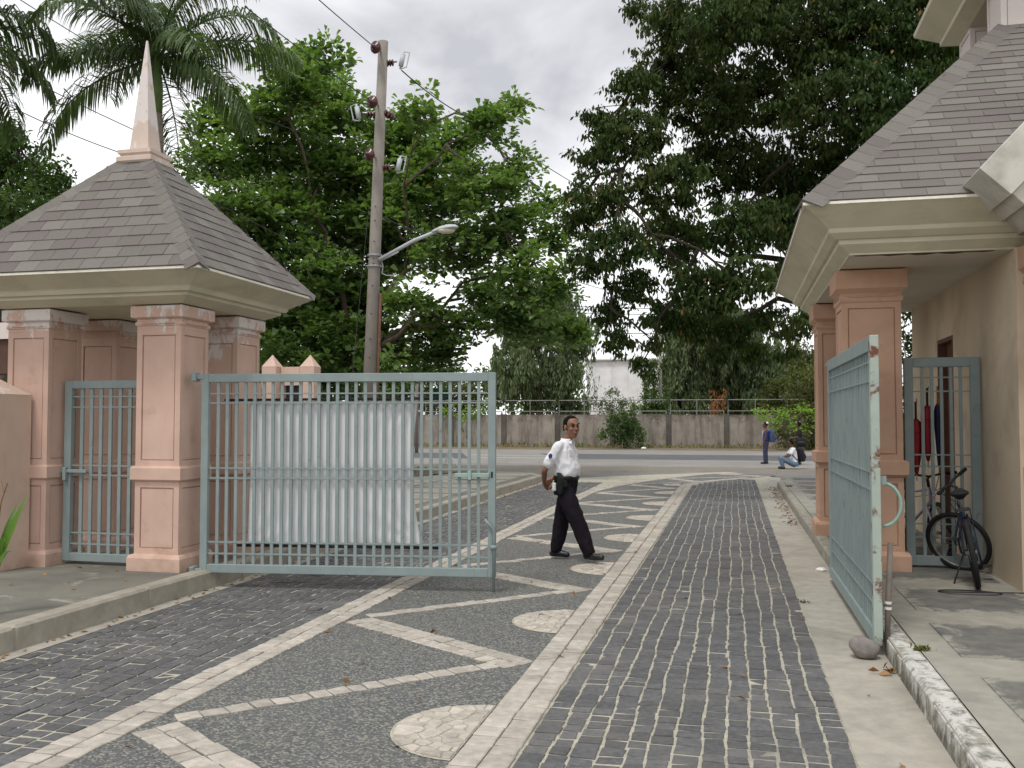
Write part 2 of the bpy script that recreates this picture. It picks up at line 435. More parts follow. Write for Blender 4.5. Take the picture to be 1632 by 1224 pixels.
# ------------------------------------------------------------------ mesh helpers
class MB:
    def __init__(self):
        self.v, self.f = [], []
    def add(self, vs, fs):
        o = len(self.v)
        self.v += [tuple(map(float, p)) for p in vs]
        self.f += [tuple(i + o for i in q) for q in fs]
        return self
    def hexa(self, p):                       # 8 corners: 4 below, 4 above, same order
        return self.add(p, [(3, 2, 1, 0), (4, 5, 6, 7), (0, 1, 5, 4), (1, 2, 6, 5), (2, 3, 7, 6), (3, 0, 4, 7)])
    def box(self, x0, x1, y0, y1, z0, z1):
        return self.hexa([(x0, y0, z0), (x1, y0, z0), (x1, y1, z0), (x0, y1, z0), (x0, y0, z1), (x1, y0, z1), (x1, y1, z1), (x0, y1, z1)])
    def rings(self, rs, cap=True):
        n = len(rs[0]); o = len(self.v)
        for r_ in rs:
            self.v += [tuple(map(float, p)) for p in r_]
        for i in range(len(rs) - 1):
            for j in range(n):
                a = o + i * n + j; b = o + i * n + (j + 1) % n
                self.f.append((a, b, b + n, a + n))
        if cap:
            self.f.append(tuple(o + j for j in reversed(range(n))))
            self.f.append(tuple(o + (len(rs) - 1) * n + j for j in range(n)))
        return self
    def tube(self, path, r, n=8, cap=True):
        P = [Vector(map(float, p)) for p in path]
        rad = r if isinstance(r, (list, tuple)) else [r] * len(P)
        rs = []; up = None
        for i, p in enumerate(P):
            t = (P[min(i + 1, len(P) - 1)] - P[max(i - 1, 0)]).normalized()
            if up is None:
                up = Vector((0, 0, 1)) if abs(t.z) < 0.9 else Vector((1, 0, 0))
            a = t.cross(up).normalized(); b = a.cross(t).normalized(); up = b
            rs.append([p + (a * math.cos(k * 2 * math.pi / n) + b * math.sin(k * 2 * math.pi / n)) * rad[i] for k in range(n)])
        return self.rings(rs, cap)
    def lathe(self, c, prof, n=16, axis=(0, 0, 1)):
        ax = Vector(axis).normalized(); c = Vector(map(float, c))
        a = ax.orthogonal().normalized(); b = ax.cross(a)
        return self.rings([[c + ax * h + (a * math.cos(k * 2 * math.pi / n) + b * math.sin(k * 2 * math.pi / n)) * max(r_, 1e-4) for k in range(n)] for r_, h in prof])
    def ball(self, c, r, n=12, m=8):
        rx, ry, rz = r if isinstance(r, (tuple, list)) else (r, r, r)
        c = np.array(c, float); rs = []
        for i in range(m + 1):
            t = -math.pi / 2 + math.pi * (0.02 + 0.96 * i / m)
            rs.append([c + (rx * math.cos(t) * math.cos(k * 2 * math.pi / n), ry * math.cos(t) * math.sin(k * 2 * math.pi / n), rz * math.sin(t)) for k in range(n)])
        return self.rings(rs)
    def mesh(self, name, off=(0, 0, 0)):
        me = bpy.data.meshes.new(name)
        v = [(a - off[0], b - off[1], c - off[2]) for a, b, c in self.v]
        me.from_pydata(v, [], self.f)
        me.update()
        return me
    def build(self, name, mat, parent=None, smooth=False, bevel=0.0, off=None, fix=True):
        if off is None:
            off = ORIG.get(parent.name, (0, 0, 0)) if parent is not None else (0, 0, 0)
        me = self.mesh(name, off)
        if fix or bevel:
            bm = bmesh.new(); bm.from_mesh(me)
            bmesh.ops.recalc_face_normals(bm, faces=bm.faces)
            if bevel:
                es = [e_ for e_ in bm.edges if len(e_.link_faces) == 2 and e_.calc_face_angle(0) > 0.5]
                bmesh.ops.bevel(bm, geom=es, offset=bevel, segments=1, affect='EDGES')
            bm.to_mesh(me); bm.free()
        return link(name, me, mat, parent, smooth)

ORIG = {}                                    # world origin of every thing, so that parts can be drawn in world metres

def link(name, me, mat, parent=None, smooth=False):
    o = bpy.data.objects.new(name, me)
    COL.objects.link(o)
    if mat is not None:
        me.materials.clear()
        me.materials.append(MATS[mat] if isinstance(mat, str) else mat)
    if parent is not None:
        o.parent = parent
        ORIG[o.name] = ORIG.get(parent.name, (0, 0, 0))
    else:
        ORIG[o.name] = (0, 0, 0)
    if smooth:
        me.polygons.foreach_set('use_smooth', [True] * len(me.polygons))
    return o

def tag(o, label, cat, group=None):
    o['label'] = label; o['category'] = cat
    if group:
        o['group'] = group
    return o

def thing(name, label, cat, loc=(0, 0, 0), group=None, rz=0.0):
    o = bpy.data.objects.new(name, None)
    COL.objects.link(o)
    o.empty_display_size = 0.2
    o.location = loc
    o.rotation_euler = (0, 0, rz)
    ORIG[o.name] = tuple(map(float, loc)) if rz == 0 else (0, 0, 0)
    return tag(o, label, cat, group)

def struct(o):
    o['kind'] = 'structure'; return o

def stuff(o):
    o['kind'] = 'stuff'; return o

def child_at(me, name, mat, parent, loc, rz=0.0):
    o = bpy.data.objects.new(name, me)
    COL.objects.link(o)
    if not me.materials:
        me.materials.append(MATS[mat])
    o.parent = parent
    o.location = loc
    o.rotation_euler = (0, 0, rz)
    return o

def sheet(name, poly, z, mat):
    m = MB(); m.add([(x, y, z) for x, y in poly], [tuple(range(len(poly)))])
    return m.build(name, mat)

def voxel(mb, name, mat, parent, size, smooth=4, off=None, fac=0.6, crease=0.0):
    """fuse overlapping closed shells into one continuous skin"""
    if off is None:
        off = ORIG.get(parent.name, (0, 0, 0)) if parent is not None else (0, 0, 0)
    me = mb.mesh(name + '_raw', off)
    bm = bmesh.new(); bm.from_mesh(me)
    bmesh.ops.recalc_face_normals(bm, faces=bm.faces)
    bm.to_mesh(me); bm.free()
    t = bpy.data.objects.new('raw', me); COL.objects.link(t)
    r_ = t.modifiers.new('r', 'REMESH'); r_.mode = 'VOXEL'; r_.voxel_size = size
    s_ = t.modifiers.new('s', 'SMOOTH'); s_.iterations = smooth; s_.factor = fac
    dg = bpy.context.evaluated_depsgraph_get()
    out = bpy.data.meshes.new_from_object(t.evaluated_get(dg))
    bpy.data.objects.remove(t); bpy.data.meshes.remove(me)
    out.name = name
    if crease:                               # cloth: creases slanting round the body
        for v in out.vertices:
            p = v.co
            q = Vector((p.x * 13 + p.z * 5, p.y * 13, p.z * 7 - p.x * 6))
            h = 1 - abs(mnoise.noise(q)) * 2.2 + 0.5 * mnoise.noise(q * 2.3)
            v.co = p + v.normal * crease * (h - 0.5)
    return link(name, out, mat, parent, True)

def chain(mb, pts, n=10):
    """limb: balls at the joints, tapering tubes between"""
    for (a, ra), (b, rb) in zip(pts[:-1], pts[1:]):
        a, b = Vector(a), Vector(b); d = (b - a)
        if d.length < 1e-5:
            continue
        mb.tube([a, b], [ra, rb], n)
    for p, r_ in pts:
        mb.ball(p, r_, n, 7)
    return mb

def np_mesh(name, V, Q):
    me = bpy.data.meshes.new(name)
    me.vertices.add(len(V)); me.vertices.foreach_set('co', np.asarray(V, np.float32).ravel())
    k = Q.shape[1]
    me.loops.add(Q.size); me.loops.foreach_set('vertex_index', Q.astype(np.int32).ravel())
    me.polygons.add(len(Q))
    me.polygons.foreach_set('loop_start', (np.arange(len(Q)) * k).astype(np.int32))
    me.update(calc_edges=True)
    return me

# ================================================================== the setting
g = struct(sheet('ground', [(-400, -60), (400, -60), (400, 500), (-400, 500)], -0.06, 'dirt'))

Y0, YE = 2.6, 25.0
XC0, XC1 = -4.95, 0.57          # outer edges of the two cobbled strips
BL0, BL1 = -3.45, -3.17         # pale border on the left
BR0, BR1 = -1.37, -1.07         # pale border on the right

drive = struct(sheet('driveway', [(-5.2, Y0), (1.1, Y0), (1.1, 24), (1.3, 28.2), (-0.2, 31.2), (-2.6, 29), (-5.2, 26)], 0.0, 'joint_sand'))

def bl_x(y):                    # centre of the left border: straight, then it sweeps to the right
    return -3.31 + (0.055 * max(0, y - 21.0) ** 1.75)
def br_x(y):
    return -1.22 + (0.17 * max(0, y - 24.3) ** 1.75)

# dark pebble field between the borders: one sheet, the pebbles are too small to pick apart
m = MB()
ys = list(np.arange(Y0, 30.2, 0.5)) 
vs = []
for y in ys:
    a = bl_x(y) + 0.13; b = max(a + 0.02, min(br_x(y) - 0.14, 1.2))
    vs += [(a, y, 0.005), (b, y, 0.005)]
m.add(vs, [(2 * i, 2 * i + 1, 2 * i + 3, 2 * i + 2) for i in range(len(ys) - 1)])
struct(m.build('pebble_field', 'aggregate'))

def paver_block(cx, cy, ux, uy, lu, lv, z0, z1, chamf, wob):
    """one hand-cut paving stone: slightly crooked, dished edges"""
    vx, vy = -uy, ux
    def P(a, b, z, k=1.0):
        return (cx + ux * a * k + vx * b * k, cy + uy * a * k + vy * b * k, z)
    c = [(-1, -1), (1, -1), (1, 1), (-1, 1)]
    lo, mid, top = [], [], []
    tz = z1 + rng.normal(0, 0.0018)
    tl = rng.normal(0, 0.0018, 4)
    for i, (a, b) in enumerate(c):
        a_ = a * lu / 2 + rng.normal(0, wob); b_ = b * lv / 2 + rng.normal(0, wob)
        lo.append(P(a_, b_, z0)); mid.append(P(a_, b_, tz - chamf * 0.9 + tl[i]))
        top.append(P(a_ - a * chamf * 1.3, b_ - b * chamf * 1.3, tz + tl[i]))
    v = lo + mid + top
    f = [(8, 9, 10, 11)]
    for i in range(4):
        j = (i + 1) % 4
        f += [(i, j, 4 + j, 4 + i), (4 + i, 4 + j, 8 + j, 8 + i)]
    return v, f

def lay(pieces, name, mat, parent, most=300, joined_name=None):
    """pieces: (centre, verts, faces). The largest in view become parts of their own, the rest one part"""
    sc = []
    for i, (c, v, f) in enumerate(pieces):
        x, y, k = project(c)
        vis = k > 0.5 and -25 < x < 1657 and -25 < y < 1240
        sc.append((0 if vis else 1, k, i))
    sc.sort()
    single = set(s[2] for s in sc[:most] if s[0] == 0)
    rest = MB()
    for i, (c, v, f) in enumerate(pieces):
        if i in single:
            me = bpy.data.meshes.new(name)
            me.from_pydata([(a - c[0], b - c[1], z - c[2]) for a, b, z in v], [], f)
            child_at(me, name, mat, parent, (c[0] - ORIG[parent.name][0], c[1] - ORIG[parent.name][1], c[2] - ORIG[parent.name][2]))
        else:
            rest.add(v, f)
    if rest.f:
        stuff(rest.build(joined_name or name + '_paving', mat, parent, fix=False))

# --- dark cobbles, both strips
pc = []
def cobble_strip(x0, x1, ncol, y1, xlo=None):
    cw = (x1 - x0) / ncol
    # joints between the columns wander a little along the drive
    ph = rng.uniform(0, 6.28, (ncol + 1, 3))
    def jx(c, y):
        if c in (0, ncol): return x0 + c * cw
        return x0 + c * cw + 0.009 * math.sin(y * 1.3 + ph[c, 0]) + 0.006 * math.sin(y * 3.7 + ph[c, 1]) + 0.004 * math.sin(y * 9.1 + ph[c, 2])
    for c in range(ncol):
        y = Y0 + rng.uniform(0, 0.1)
        while y < y1:
            L = rng.uniform(0.098, 0.132)
            cy = y + L / 2
            xa, xb = jx(c, cy), jx(c + 1, cy)
            cx = (xa + xb) / 2
            if xlo is None or cx - cw / 2 > xlo(cy):
                gl_ = rng.choice([0.007, 0.012, 0.017, 0.022])
                v, f = paver_block(cx, cy, 1, 0, xb - xa - rng.uniform(.012, .019), L - gl_, -0.01, 0.0052 + abs(rng.normal(0, .0010)), 0.0030, 0.003)
                pc.append(((cx, cy, 0), v, f))
            y += L
cobble_strip(BR1 + 0.005, XC1, 13, 27.2, lambda y: br_x(y) + 0.14)
cobble_strip(XC0, BL0 - 0.005, 12, 25.0)
lay(pc, 'cobblestone', 'cobble', drive, 300)

# --- pale borders, two rows of stones each
pb = []
def border(fx, w, y0, y1):
    for row in (-1, 1):
        y = y0 + rng.uniform(0, .1)
        while y < y1:
            L = rng.uniform(0.10, 0.155)
            ya, yb = y, y + L
            xa, xb = fx(ya), fx(yb)
            t = np.array([xb - xa, yb - ya]); ll = np.hypot(*t); t /= ll
            cx = (xa + xb) / 2 + row * w / 4 * t[1]; cy = (ya + yb) / 2 - row * w / 4 * t[0]
            v, f = paver_block(cx, cy, t[0], t[1], ll - rng.uniform(0.004, 0.010), w / 2 - 0.010, -0.01, 0.016, 0.005, 0.002)
            pb.append(((cx, cy, 0), v, f))
            y += L * t[1]
border(bl_x, 0.28, Y0, 29.6)
border(br_x, 0.30, Y0, 27.9)
lay(pb, 'border_paver', 'white_paver', drive, 300)

# --- zigzag: one single row up to the right, one double row back
PER = 2.81
pz = []
def strip(p, q, rows, w=0.135):
    p, q = np.array(p, float), np.array(q, float)
    t = q - p; L = np.hypot(*t); t /= L; nrm = np.array([-t[1], t[0]])
    for r_ in range(rows):
        off = (r_ - (rows - 1) / 2) * w
        s = 0.0
        while s < L - 0.05:
            l = min(rng.uniform(0.10, 0.15), L - s)
            c = p + t * (s + l / 2) + nrm * off
            v, f = paver_block(c[0], c[1], t[0], t[1], l - rng.uniform(0.006, 0.012), w - 0.012, -0.01, 0.014, 0.006, 0.003)
            pz.append(((c[0], c[1], 0), v, f))
            s += l
for i in range(-1, 9):
    yl = 4.66 + PER * i; yr = 6.40 + PER * i; yl2 = yl + PER
    xa = lambda y: bl_x(y) + 0.19
    xb = br_x(yr) - 0.24
    if yl > Y0 - 1 and xa(yl) < xb - .4:
        strip((xa(yl) + .06, yl + 0.03), (xb, yr), 1)
    if xa(yl2) < xb - .4:
        strip((xa(yl2) + .04, yl2 - 0.12), (xb + .02, yr - 0.13), 2)
lay(pz, 'zigzag_paver', 'white_paver', drive, 300)

# --- pale half discs of crazy paving against the right border
pd = []
def half_disc(yc, r_=0.44):
    cx = BR0 - 0.006
    seeds = []
    while len(seeds) < 58:
        a, b = rng.uniform(-r_, 0), rng.uniform(-r_, r_)
        if a * a + b * b < (r_ * 0.94) ** 2 and all((a - p) ** 2 + (b - q) ** 2 > 0.0038 for p, q in seeds):
            seeds.append((a, b))
        elif rng.random() < 0.002:
            break
    rim = [(r_ * math.cos(t), r_ * math.sin(t)) for t in np.linspace(math.pi / 2, 3 * math.pi / 2, 26)]
    for i, s in enumerate(seeds):
        poly = [np.array(p) for p in rim]
        for j, q in enumerate(seeds):
            if i == j: continue
            mid = (np.array(s) + q) / 2; d = np.array(q) - s
            out = []
            for k_ in range(len(poly)):
                a, b = poly[k_], poly[(k_ + 1) % len(poly)]
                da, db = (a - mid) @ d, (b - mid) @ d
                if da <= 0: out.append(a)
                if da * db < 0: out.append(a + (b - a) * da / (da - db))
            poly = out
            if len(poly) < 3: break
        if len(poly) < 3: continue
        c = np.mean(poly, axis=0)
        pol = []
        for p in poly:
            d = p - c; L = np.hypot(*d)
            pol.append(c + d * max(0.3, (L - 0.006) / max(L, 1e-4)))
        z1 = 0.015 + rng.normal(0, 0.002)
        n = len(pol)
        X = [(cx + p[0], yc + p[1]) for p in pol]
        C = (cx + c[0], yc + c[1])
        v = [(x, y, -0.01) for x, y in X] + [(x, y, z1 - 0.004) for x, y in X] + [(C[0] + (x - C[0]) * 0.88, C[1] + (y - C[1]) * 0.88, z1 + rng.normal(0, .0012)) for x, y in X]
        f = [tuple(range(2 * n, 3 * n))]
        for k_ in range(n):
            l_ = (k_ + 1) % n
            f += [(k_, l_, n + l_, n + k_), (n + k_, n + l_, 2 * n + l_, 2 * n + k_)]
        pd.append(((C[0], C[1], 0), v, f))
for i in range(8):
    half_disc(4.89 + PER * i)
lay(pd, 'disc_stone', 'disc_paver', drive, 300)
# mortar bed under the discs
m = MB()
for i in range(8):
    a = [(BR0 - 0.004 + 0.455 * math.cos(t), 4.89 + PER * i + 0.455 * math.sin(t), 0.0085) for t in np.linspace(math.pi / 2, 3 * math.pi / 2, 20)]
    m.add(a, [tuple(range(20))])
m.build('disc_bed', 'joint_sand', drive)

# --- gutters and kerbs
KZ = 0.15
gut_r = MB(); gut_l = MB()
gut_r.add([(XC1, Y0, 0.006), (1.10, Y0, 0.006), (1.10, 24.2, 0.006), (XC1, 24.2, 0.006)], [(0, 1, 2, 3)])
gut_r.add([(XC1, 24.2, 0.006), (1.10, 24.2, 0.006), (1.9, 26.6, 0.006), (1.0, 27.2, 0.006)], [(0, 1, 2, 3)])
gr = struct(gut_r.build('gutter', 'gutter_concrete'))
gut_l.add([(-5.25, Y0, 0.006), (XC0, Y0, 0.006), (XC0, 25.6, 0.006), (-5.25, 25.6, 0.006)], [(0, 1, 2, 3)])
struct(gut_l.build('gutter', 'gutter_concrete'))

def kerb_run(name, pts, side, w, h, mat, seg=1.0, bev=0.022):
    """kerb stones along a line; side is where the top lies (+1 right, -1 left)"""
    root = None
    base = MB()
    # walk
    P = [np.array(p, float) for p in pts]
    stones = []
    for a, b in zip(P[:-1], P[1:]):
        L = np.hypot(*(b - a)); n = max(1, int(round(L / seg)))
        for i in range(n):
            stones.append((a + (b - a) * i / n, a + (b - a) * (i + 1) / n))
    core = MB()
    for a, b in stones:
        t = (b - a) / np.hypot(*(b - a)); nr = np.array([t[1], -t[0]]) * side
        p = [a + nr * 0.02, b + nr * 0.02, b + nr * (w - .006), a + nr * (w - .006)]
        core.hexa([(q[0], q[1], -0.03) for q in p] + [(q[0], q[1], h - 0.012) for q in p])
    root = struct(core.build(name, 'kerb_concrete'))
    for a, b in stones:
        t = (b - a) / np.hypot(*(b - a)); nr = np.array([t[1], -t[0]]) * side
        a2, b2 = a + t * 0.003, b - t * 0.003
        j = rng.normal(0, 0.003, 4)
        mm = MB()
        p = [a2 + nr * j[0], b2 + nr * j[1], b2 + nr * w, a2 + nr * w]
        q = [a2 + nr * (0.012 + j[0]), b2 + nr * (0.012 + j[1]), b2 + nr * w, a2 + nr * w]
        mm.hexa([(k_[0], k_[1], -0.02) for k_ in p] + [(k_[0], k_[1], h + j[2]) for k_ in q])
        mm.build('kerb_stone', mat, root, bevel=bev)
    return root
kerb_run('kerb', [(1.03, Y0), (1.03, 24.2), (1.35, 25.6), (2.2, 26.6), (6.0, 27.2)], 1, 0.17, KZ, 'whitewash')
kerb_run('kerb', [(-5.10, Y0), (-5.10, 25.0), (-5.6, 26.0), (-7.5, 26.8), (-16, 27.4)], -1, 0.19, 0.18, 'kerb_concrete', 1.6)

# --- right pavement: pale bands, dark slabs between
pv = struct(sheet('pavement', [(1.2, Y0), (12, Y0), (12, 27.3), (6, 27.2), (2.3, 26.6), (1.5, 25.6), (1.2, 24.2)], 0.141, 'pavement_light'))
y = 2.02
while y < 25:
    for x0, x1 in ((1.42, 2.44), (2.58, 3.6)):
        if x0 > 2 and y > 8.2 and y < 15:
            continue
        mm = MB(); d = 1.04
        mm.hexa([(x0, y, .12), (x1, y, .12), (x1, y + d, .12), (x0, y + d, .12), (x0 + .004, y + .004, .149), (x1 - .004, y + .004, .149), (x1 - .004, y + d - .004, .149), (x0 + .004, y + d - .004, .149)])
        mm.build('paving_slab', 'pavement_slab', pv)
    y += 1.53
# --- left pavement
pl = struct(sheet('pavement', [(-16, Y0), (-5.27, Y0), (-5.27, 25.0), (-5.75, 26.0), (-7.5, 26.6), (-16, 27.2)], 0.172, 'pavement_dark'))
y = 11.0
while y < 25:
    for x0, x1 in ((-7.1, -5.55), (-9.0, -7.2)):
        mm = MB(); d = 1.22
        mm.hexa([(x0, y, .14), (x1, y, .14), (x1, y + d, .14), (x0, y + d, .14), (x0 + .005, y + .005, .18), (x1 - .005, y + .005, .18), (x1 - .005, y + d - .005, .18), (x0 + .005, y + d - .005, .18)])
        mm.build('paving_slab', 'pavement_light', pl)
    y += 1.5

# --- the street beyond
struct(sheet('apron', [(-60, 24.5), (-5, 24.5), (60, 24.5), (60, 35.0), (-60, 33.5)], -0.012, 'apron'))
st = struct(sheet('road', [(-90, 33.2), (90, 35.2), (90, 55.5), (-90, 53.0)], -0.006, 'street_concrete'))
sheet('asphalt_lane', [(-7.2, 40.2), (90, 42.5), (90, 47.6), (-9.6, 46.2)], -0.002, 'asphalt').parent = st
sheet('asphalt_lane', [(-90, 38.0), (-11.5, 39.8), (-13.6, 46.0), (-90, 44.0)], -0.002, 'asphalt').parent = st
for a, b in (((-11.4, 40.6), (-7.4, 40.8)), ((-12.6, 43.6), (-8.6, 43.8))):
    sheet('lane_line', [(a[0], a[1]), (b[0], b[1]), (b[0], b[1] + .13), (a[0], a[1] + .13)], 0.002, 'trim_white').parent = st
struct(sheet('verge', [(-90, 28.5), (-5.5, 30.2), (0, 32.0), (3, 32.0), (90, 32.5), (90, 37.5), (-90, 35.5)], -0.009, 'roadside'))
struct(sheet('verge', [(-90, 52.0), (90, 54.4), (90, 60), (-90, 58)], 0.0, 'dirt'))
# raised bed with soil on the left, beyond the gate
struct(sheet('soil_bed', [(-13, 24.2), (-8.3, 23.6), (-7.6, 26.0), (-9, 26.3), (-13, 26.6)], 0.20, 'dirt'))

# ================================================================== buildings
def ring_rect(x0, x1, y0, y1, z):
    return [(x0, y0, z), (x1, y0, z), (x1, y1, z), (x0, y1, z)]

def pillar(root, cx, cy, z0, prof, mat, panels, chips=True):
    """square pillar: shaft with sunk panels (part), its plinth, dado moulding, necking and cap as sub-parts"""
    s = prof['shaft'] / 2
    bm = bmesh.new()
    def seg(za, zb, half):
        vs = [bm.verts.new((x, y, z)) for z in (za, zb) for x, y in ((cx - half, cy - half), (cx + half, cy - half), (cx + half, cy + half), (cx - half, cy + half))]
        side = [bm.faces.new((vs[i], vs[(i + 1) % 4], vs[4 + (i + 1) % 4], vs[4 + i])) for i in range(4)]
        bm.faces.new((vs[4], vs[5], vs[6], vs[7])); bm.faces.new((vs[3], vs[2], vs[1], vs[0]))
        return side
    for za, zb in panels:
        fs = seg(za, zb, s)
        bm.normal_update()
        r_ = bmesh.ops.inset_individual(bm, faces=fs, thickness=0.085, depth=0.0)
        bmesh.ops.inset_individual(bm, faces=fs, thickness=0.004, depth=-0.020)
        bmesh.ops.inset_individual(bm, faces=fs, thickness=0.010, depth=0.0)
        bmesh.ops.inset_individual(bm, faces=fs, thickness=0.004, depth=0.012)
    bmesh.ops.recalc_face_normals(bm, faces=bm.faces)
    o = ORIG[root.name]
    bmesh.ops.translate(bm, verts=bm.verts, vec=(-o[0], -o[1], -o[2]))
    me = bpy.data.meshes.new('pillar'); bm.to_mesh(me); bm.free()
    p = link('pillar', me, mat, root)
    def sub(name, rings):
        mm = MB()
        mm.rings([ring_rect(cx - h, cx + h, cy - h, cy + h, z) for h, z in rings])
        return mm.build(name, mat, p)
    for name, rings in prof['subs']:
        sub(name, rings)
    return p

def eave(root, x0, x1, y0, y1, prof, mat, lip_mat, k=(1, 1, 1, 1), soffit_mat=None):
    """stepped, outward-leaning cornice round a rectangle; profile = (how far out, height)"""
    def ring(o, z):
        return ring_rect(x0 - o * k[0], x1 + o * k[1], y0 - o * k[2], y1 + o * k[3], z)
    m = MB()
    m.rings([ring(o, z) for o, z in prof[:-1]], cap=False)
    e_ = m.build('cornice', mat, root, fix=False)
    o1, z1 = prof[-2]; o2, z2 = prof[-1]
    m = MB(); m.rings([ring(o1 + 0.001, z1), ring(o2, z1 + .002), ring(o2, z2), ring(o2 - 0.05, z2 + .004)], cap=False)
    m.build('drip_edge', lip_mat, e_, fix=False)
    m = MB(); m.add(ring_rect(x0 - .001, x1 + .001, y0 - .001, y1 + .001, prof[0][1] + 0.004), [(0, 1, 2, 3)])
    m.build('soffit', soffit_mat or mat, e_, fix=False)
    return e_

def roof_face(A, B, C, D, expo, width, skip=None, thick=0.010):
    """shingles on the face with eave A-B and top D-C; yields (centre, verts, faces)"""
    A, B, C, D = [np.array(p, float) for p in (A, B, C, D)]
    up = ((D + C) / 2 - (A + B) / 2); u = (B - A) / np.linalg.norm(B - A)
    up = up - u * (up @ u); H = np.linalg.norm(up); up /= H
    nrm = np.cross(u, up); nrm /= np.linalg.norm(nrm)
    if nrm[2] < 0: nrm = -nrm
    n = int(math.ceil(H / expo)); out = []
    uD, uC = (D - A) @ u, (C - A) @ u; W = np.linalg.norm(B - A)
    for i in range(n):
        h0, h1 = i * expo, min((i + 1) * expo, H)
        f0, f1 = h0 / H, h1 / H
        l0, r0 = uD * f0, W + (uC - W) * f0
        l1, r1 = uD * f1, W + (uC - W) * f1
        s = -width * ((i * 0.5 + rng.uniform(-.08, .08)) % 1.0) - 1e-6
        while s < r0:
            a, b = s, s + width * rng.uniform(0.96, 1.04)
            a2 = a + 0.0025; b2 = b - 0.0025
            q = [(max(a2, l0), h0), (min(b2, r0), h0), (min(b2, max(r1, a2)), h1 + 0.0), (max(a2, min(l1, b2)), h1 + 0.0)]
            if q[1][0] - q[0][0] > 0.012:
                lift0, lift1 = thick + rng.uniform(0, .004), 0.0035
                lo = [A + u * x + up * y + nrm * 0.0 for x, y in q]
                hi = [A + u * q[0][0] + up * (h0 + 0.002) + nrm * lift0, A + u * q[1][0] + up * (h0 + .002) + nrm * lift0,
                      A + u * q[2][0] + up * h1 + nrm * lift1, A + u * q[3][0] + up * h1 + nrm * lift1]
                v = [tuple(p) for p in lo] + [tuple(p) for p in hi]
                f = [(4, 5, 6, 7), (0, 1, 5, 4), (1, 2, 6, 5), (3, 0, 4, 7)]
                c = tuple(np.mean(lo, axis=0))
                if skip is None or not skip(c):
                    out.append((c, v, f))
            s = b
    return out

def hip_caps(p, q, left, right, step, w=0.13, lift=0.014):
    """folded cap shingles up a hip from p to q; left/right: unit vectors down each face from the hip"""
    p, q = np.array(p, float), np.array(q, float); L = np.linalg.norm(q - p); t = (q - p) / L
    a, b = np.array(left, float), np.array(right, float)
    out = []; s = 0.0
    up = -(a + b); up /= np.linalg.norm(up)
    while s < L - 0.03:
        e_ = min(s + step, L)
        P0 = p + t * s; P1 = p + t * e_
        l0, l1 = lift + 0.003, lift
        rows = []
        for P, li in ((P0, l0), (P1, l1)):
            rows += [P + a * w + up * li * 0.45, P + up * li * 1.25, P + b * w + up * li * 0.45]
        low = [P0 + a * w, P0 + up * 0.0, P0 + b * w]
        v = [tuple(x) for x in rows + low]
        f = [(0, 1, 4, 3), (1, 2, 5, 4), (6, 7, 1, 0), (7, 8, 2, 1), (6, 0, 3), (8, 5, 2)]
        out.append((tuple((P0 + P1) / 2), v, f))
        s = e_
    return out

def norm(v):
    v = np.array(v, float); return v / np.linalg.norm(v)

# ------------------------------------------------------------------ left gate pavilion
pav = thing('gate_pavilion', 'small pink four-pillared gate pavilion with grey shingle hip roof and tall spire', 'pavilion', (-6.45, 9.05, 0.172))
PL = dict(shaft=0.50, subs=[
    ('plinth', [(0.30, 0.172), (0.30, 0.30), (0.285, 0.33), (0.252, 0.338)]),
    ('dado', [(0.252, 1.06), (0.285, 1.085), (0.285, 1.20), (0.275, 1.215), (0.252, 1.22)]),
    ('necking', [(0.252, 2.635), (0.262, 2.643), (0.266, 2.66), (0.262, 2.677), (0.252, 2.685)]),
    ('cap', [(0.252, 2.705), (0.294, 2.722), (0.297, 2.73), (0.297, 2.835), (0.255, 2.85)])])
for cx, cy in ((-5.65, 8.53), (-7.20, 8.53), (-5.65, 9.62), (-7.20, 9.62)):
    pillar(pav, cx, cy, 0.172, PL, 'pink_old', [(0.335, 1.065), (1.215, 2.605), (2.60, 2.845)][:2] + [(2.606, 2.72)])
EX0, EX1, EY0, EY1 = -7.50, -5.36, 8.23, 9.90
EK = (0.9, 0.98, 0.98, 0.66)
eave(pav, EX0, EX1, EY0, EY1, [(0.0, 2.852), (0.16, 2.915), (0.165, 2.945), (0.215, 2.95), (0.235, 2.985), (0.25, 3.0), (0.47, 3.115), (0.495, 3.14)], 'eave_paint', 'trim_white', EK)
RX0, RX1, RY0, RY1, RZ = EX0 - .5 * EK[0], EX1 + .5 * EK[1], EY0 - .5 * EK[2], EY1 + .5 * EK[3], 3.142
AX, AY, AZ = -6.36, 9.02, 4.73
m = MB(); m.add([(RX0, RY0, RZ), (RX1, RY0, RZ), (RX1, RY1, RZ), (RX0, RY1, RZ), (AX, AY, AZ)], [(0, 1, 4), (1, 2, 4), (2, 3, 4), (3, 0, 4)])
roofL = m.build('roof', 'shingle', pav)
top = np.array([AX, AY, AZ]); co = [np.array(p) for p in ((RX0, RY0, RZ), (RX1, RY0, RZ), (RX1, RY1, RZ), (RX0, RY1, RZ))]
vis = roof_face(co[0], co[1], top, top, 0.158, 0.25) + roof_face(co[1], co[2], top, top, 0.158, 0.25)
hid = roof_face(co[2], co[3], top, top, 0.158, 0.25) + roof_face(co[3], co[0], top, top, 0.158, 0.25)
lay(vis, 'shingle', 'shingle', roofL, 300)
mm = MB()
for c, v, f in hid: mm.add(v, f)
stuff(mm.build('shingle_field', 'shingle', roofL, fix=False))
caps = []
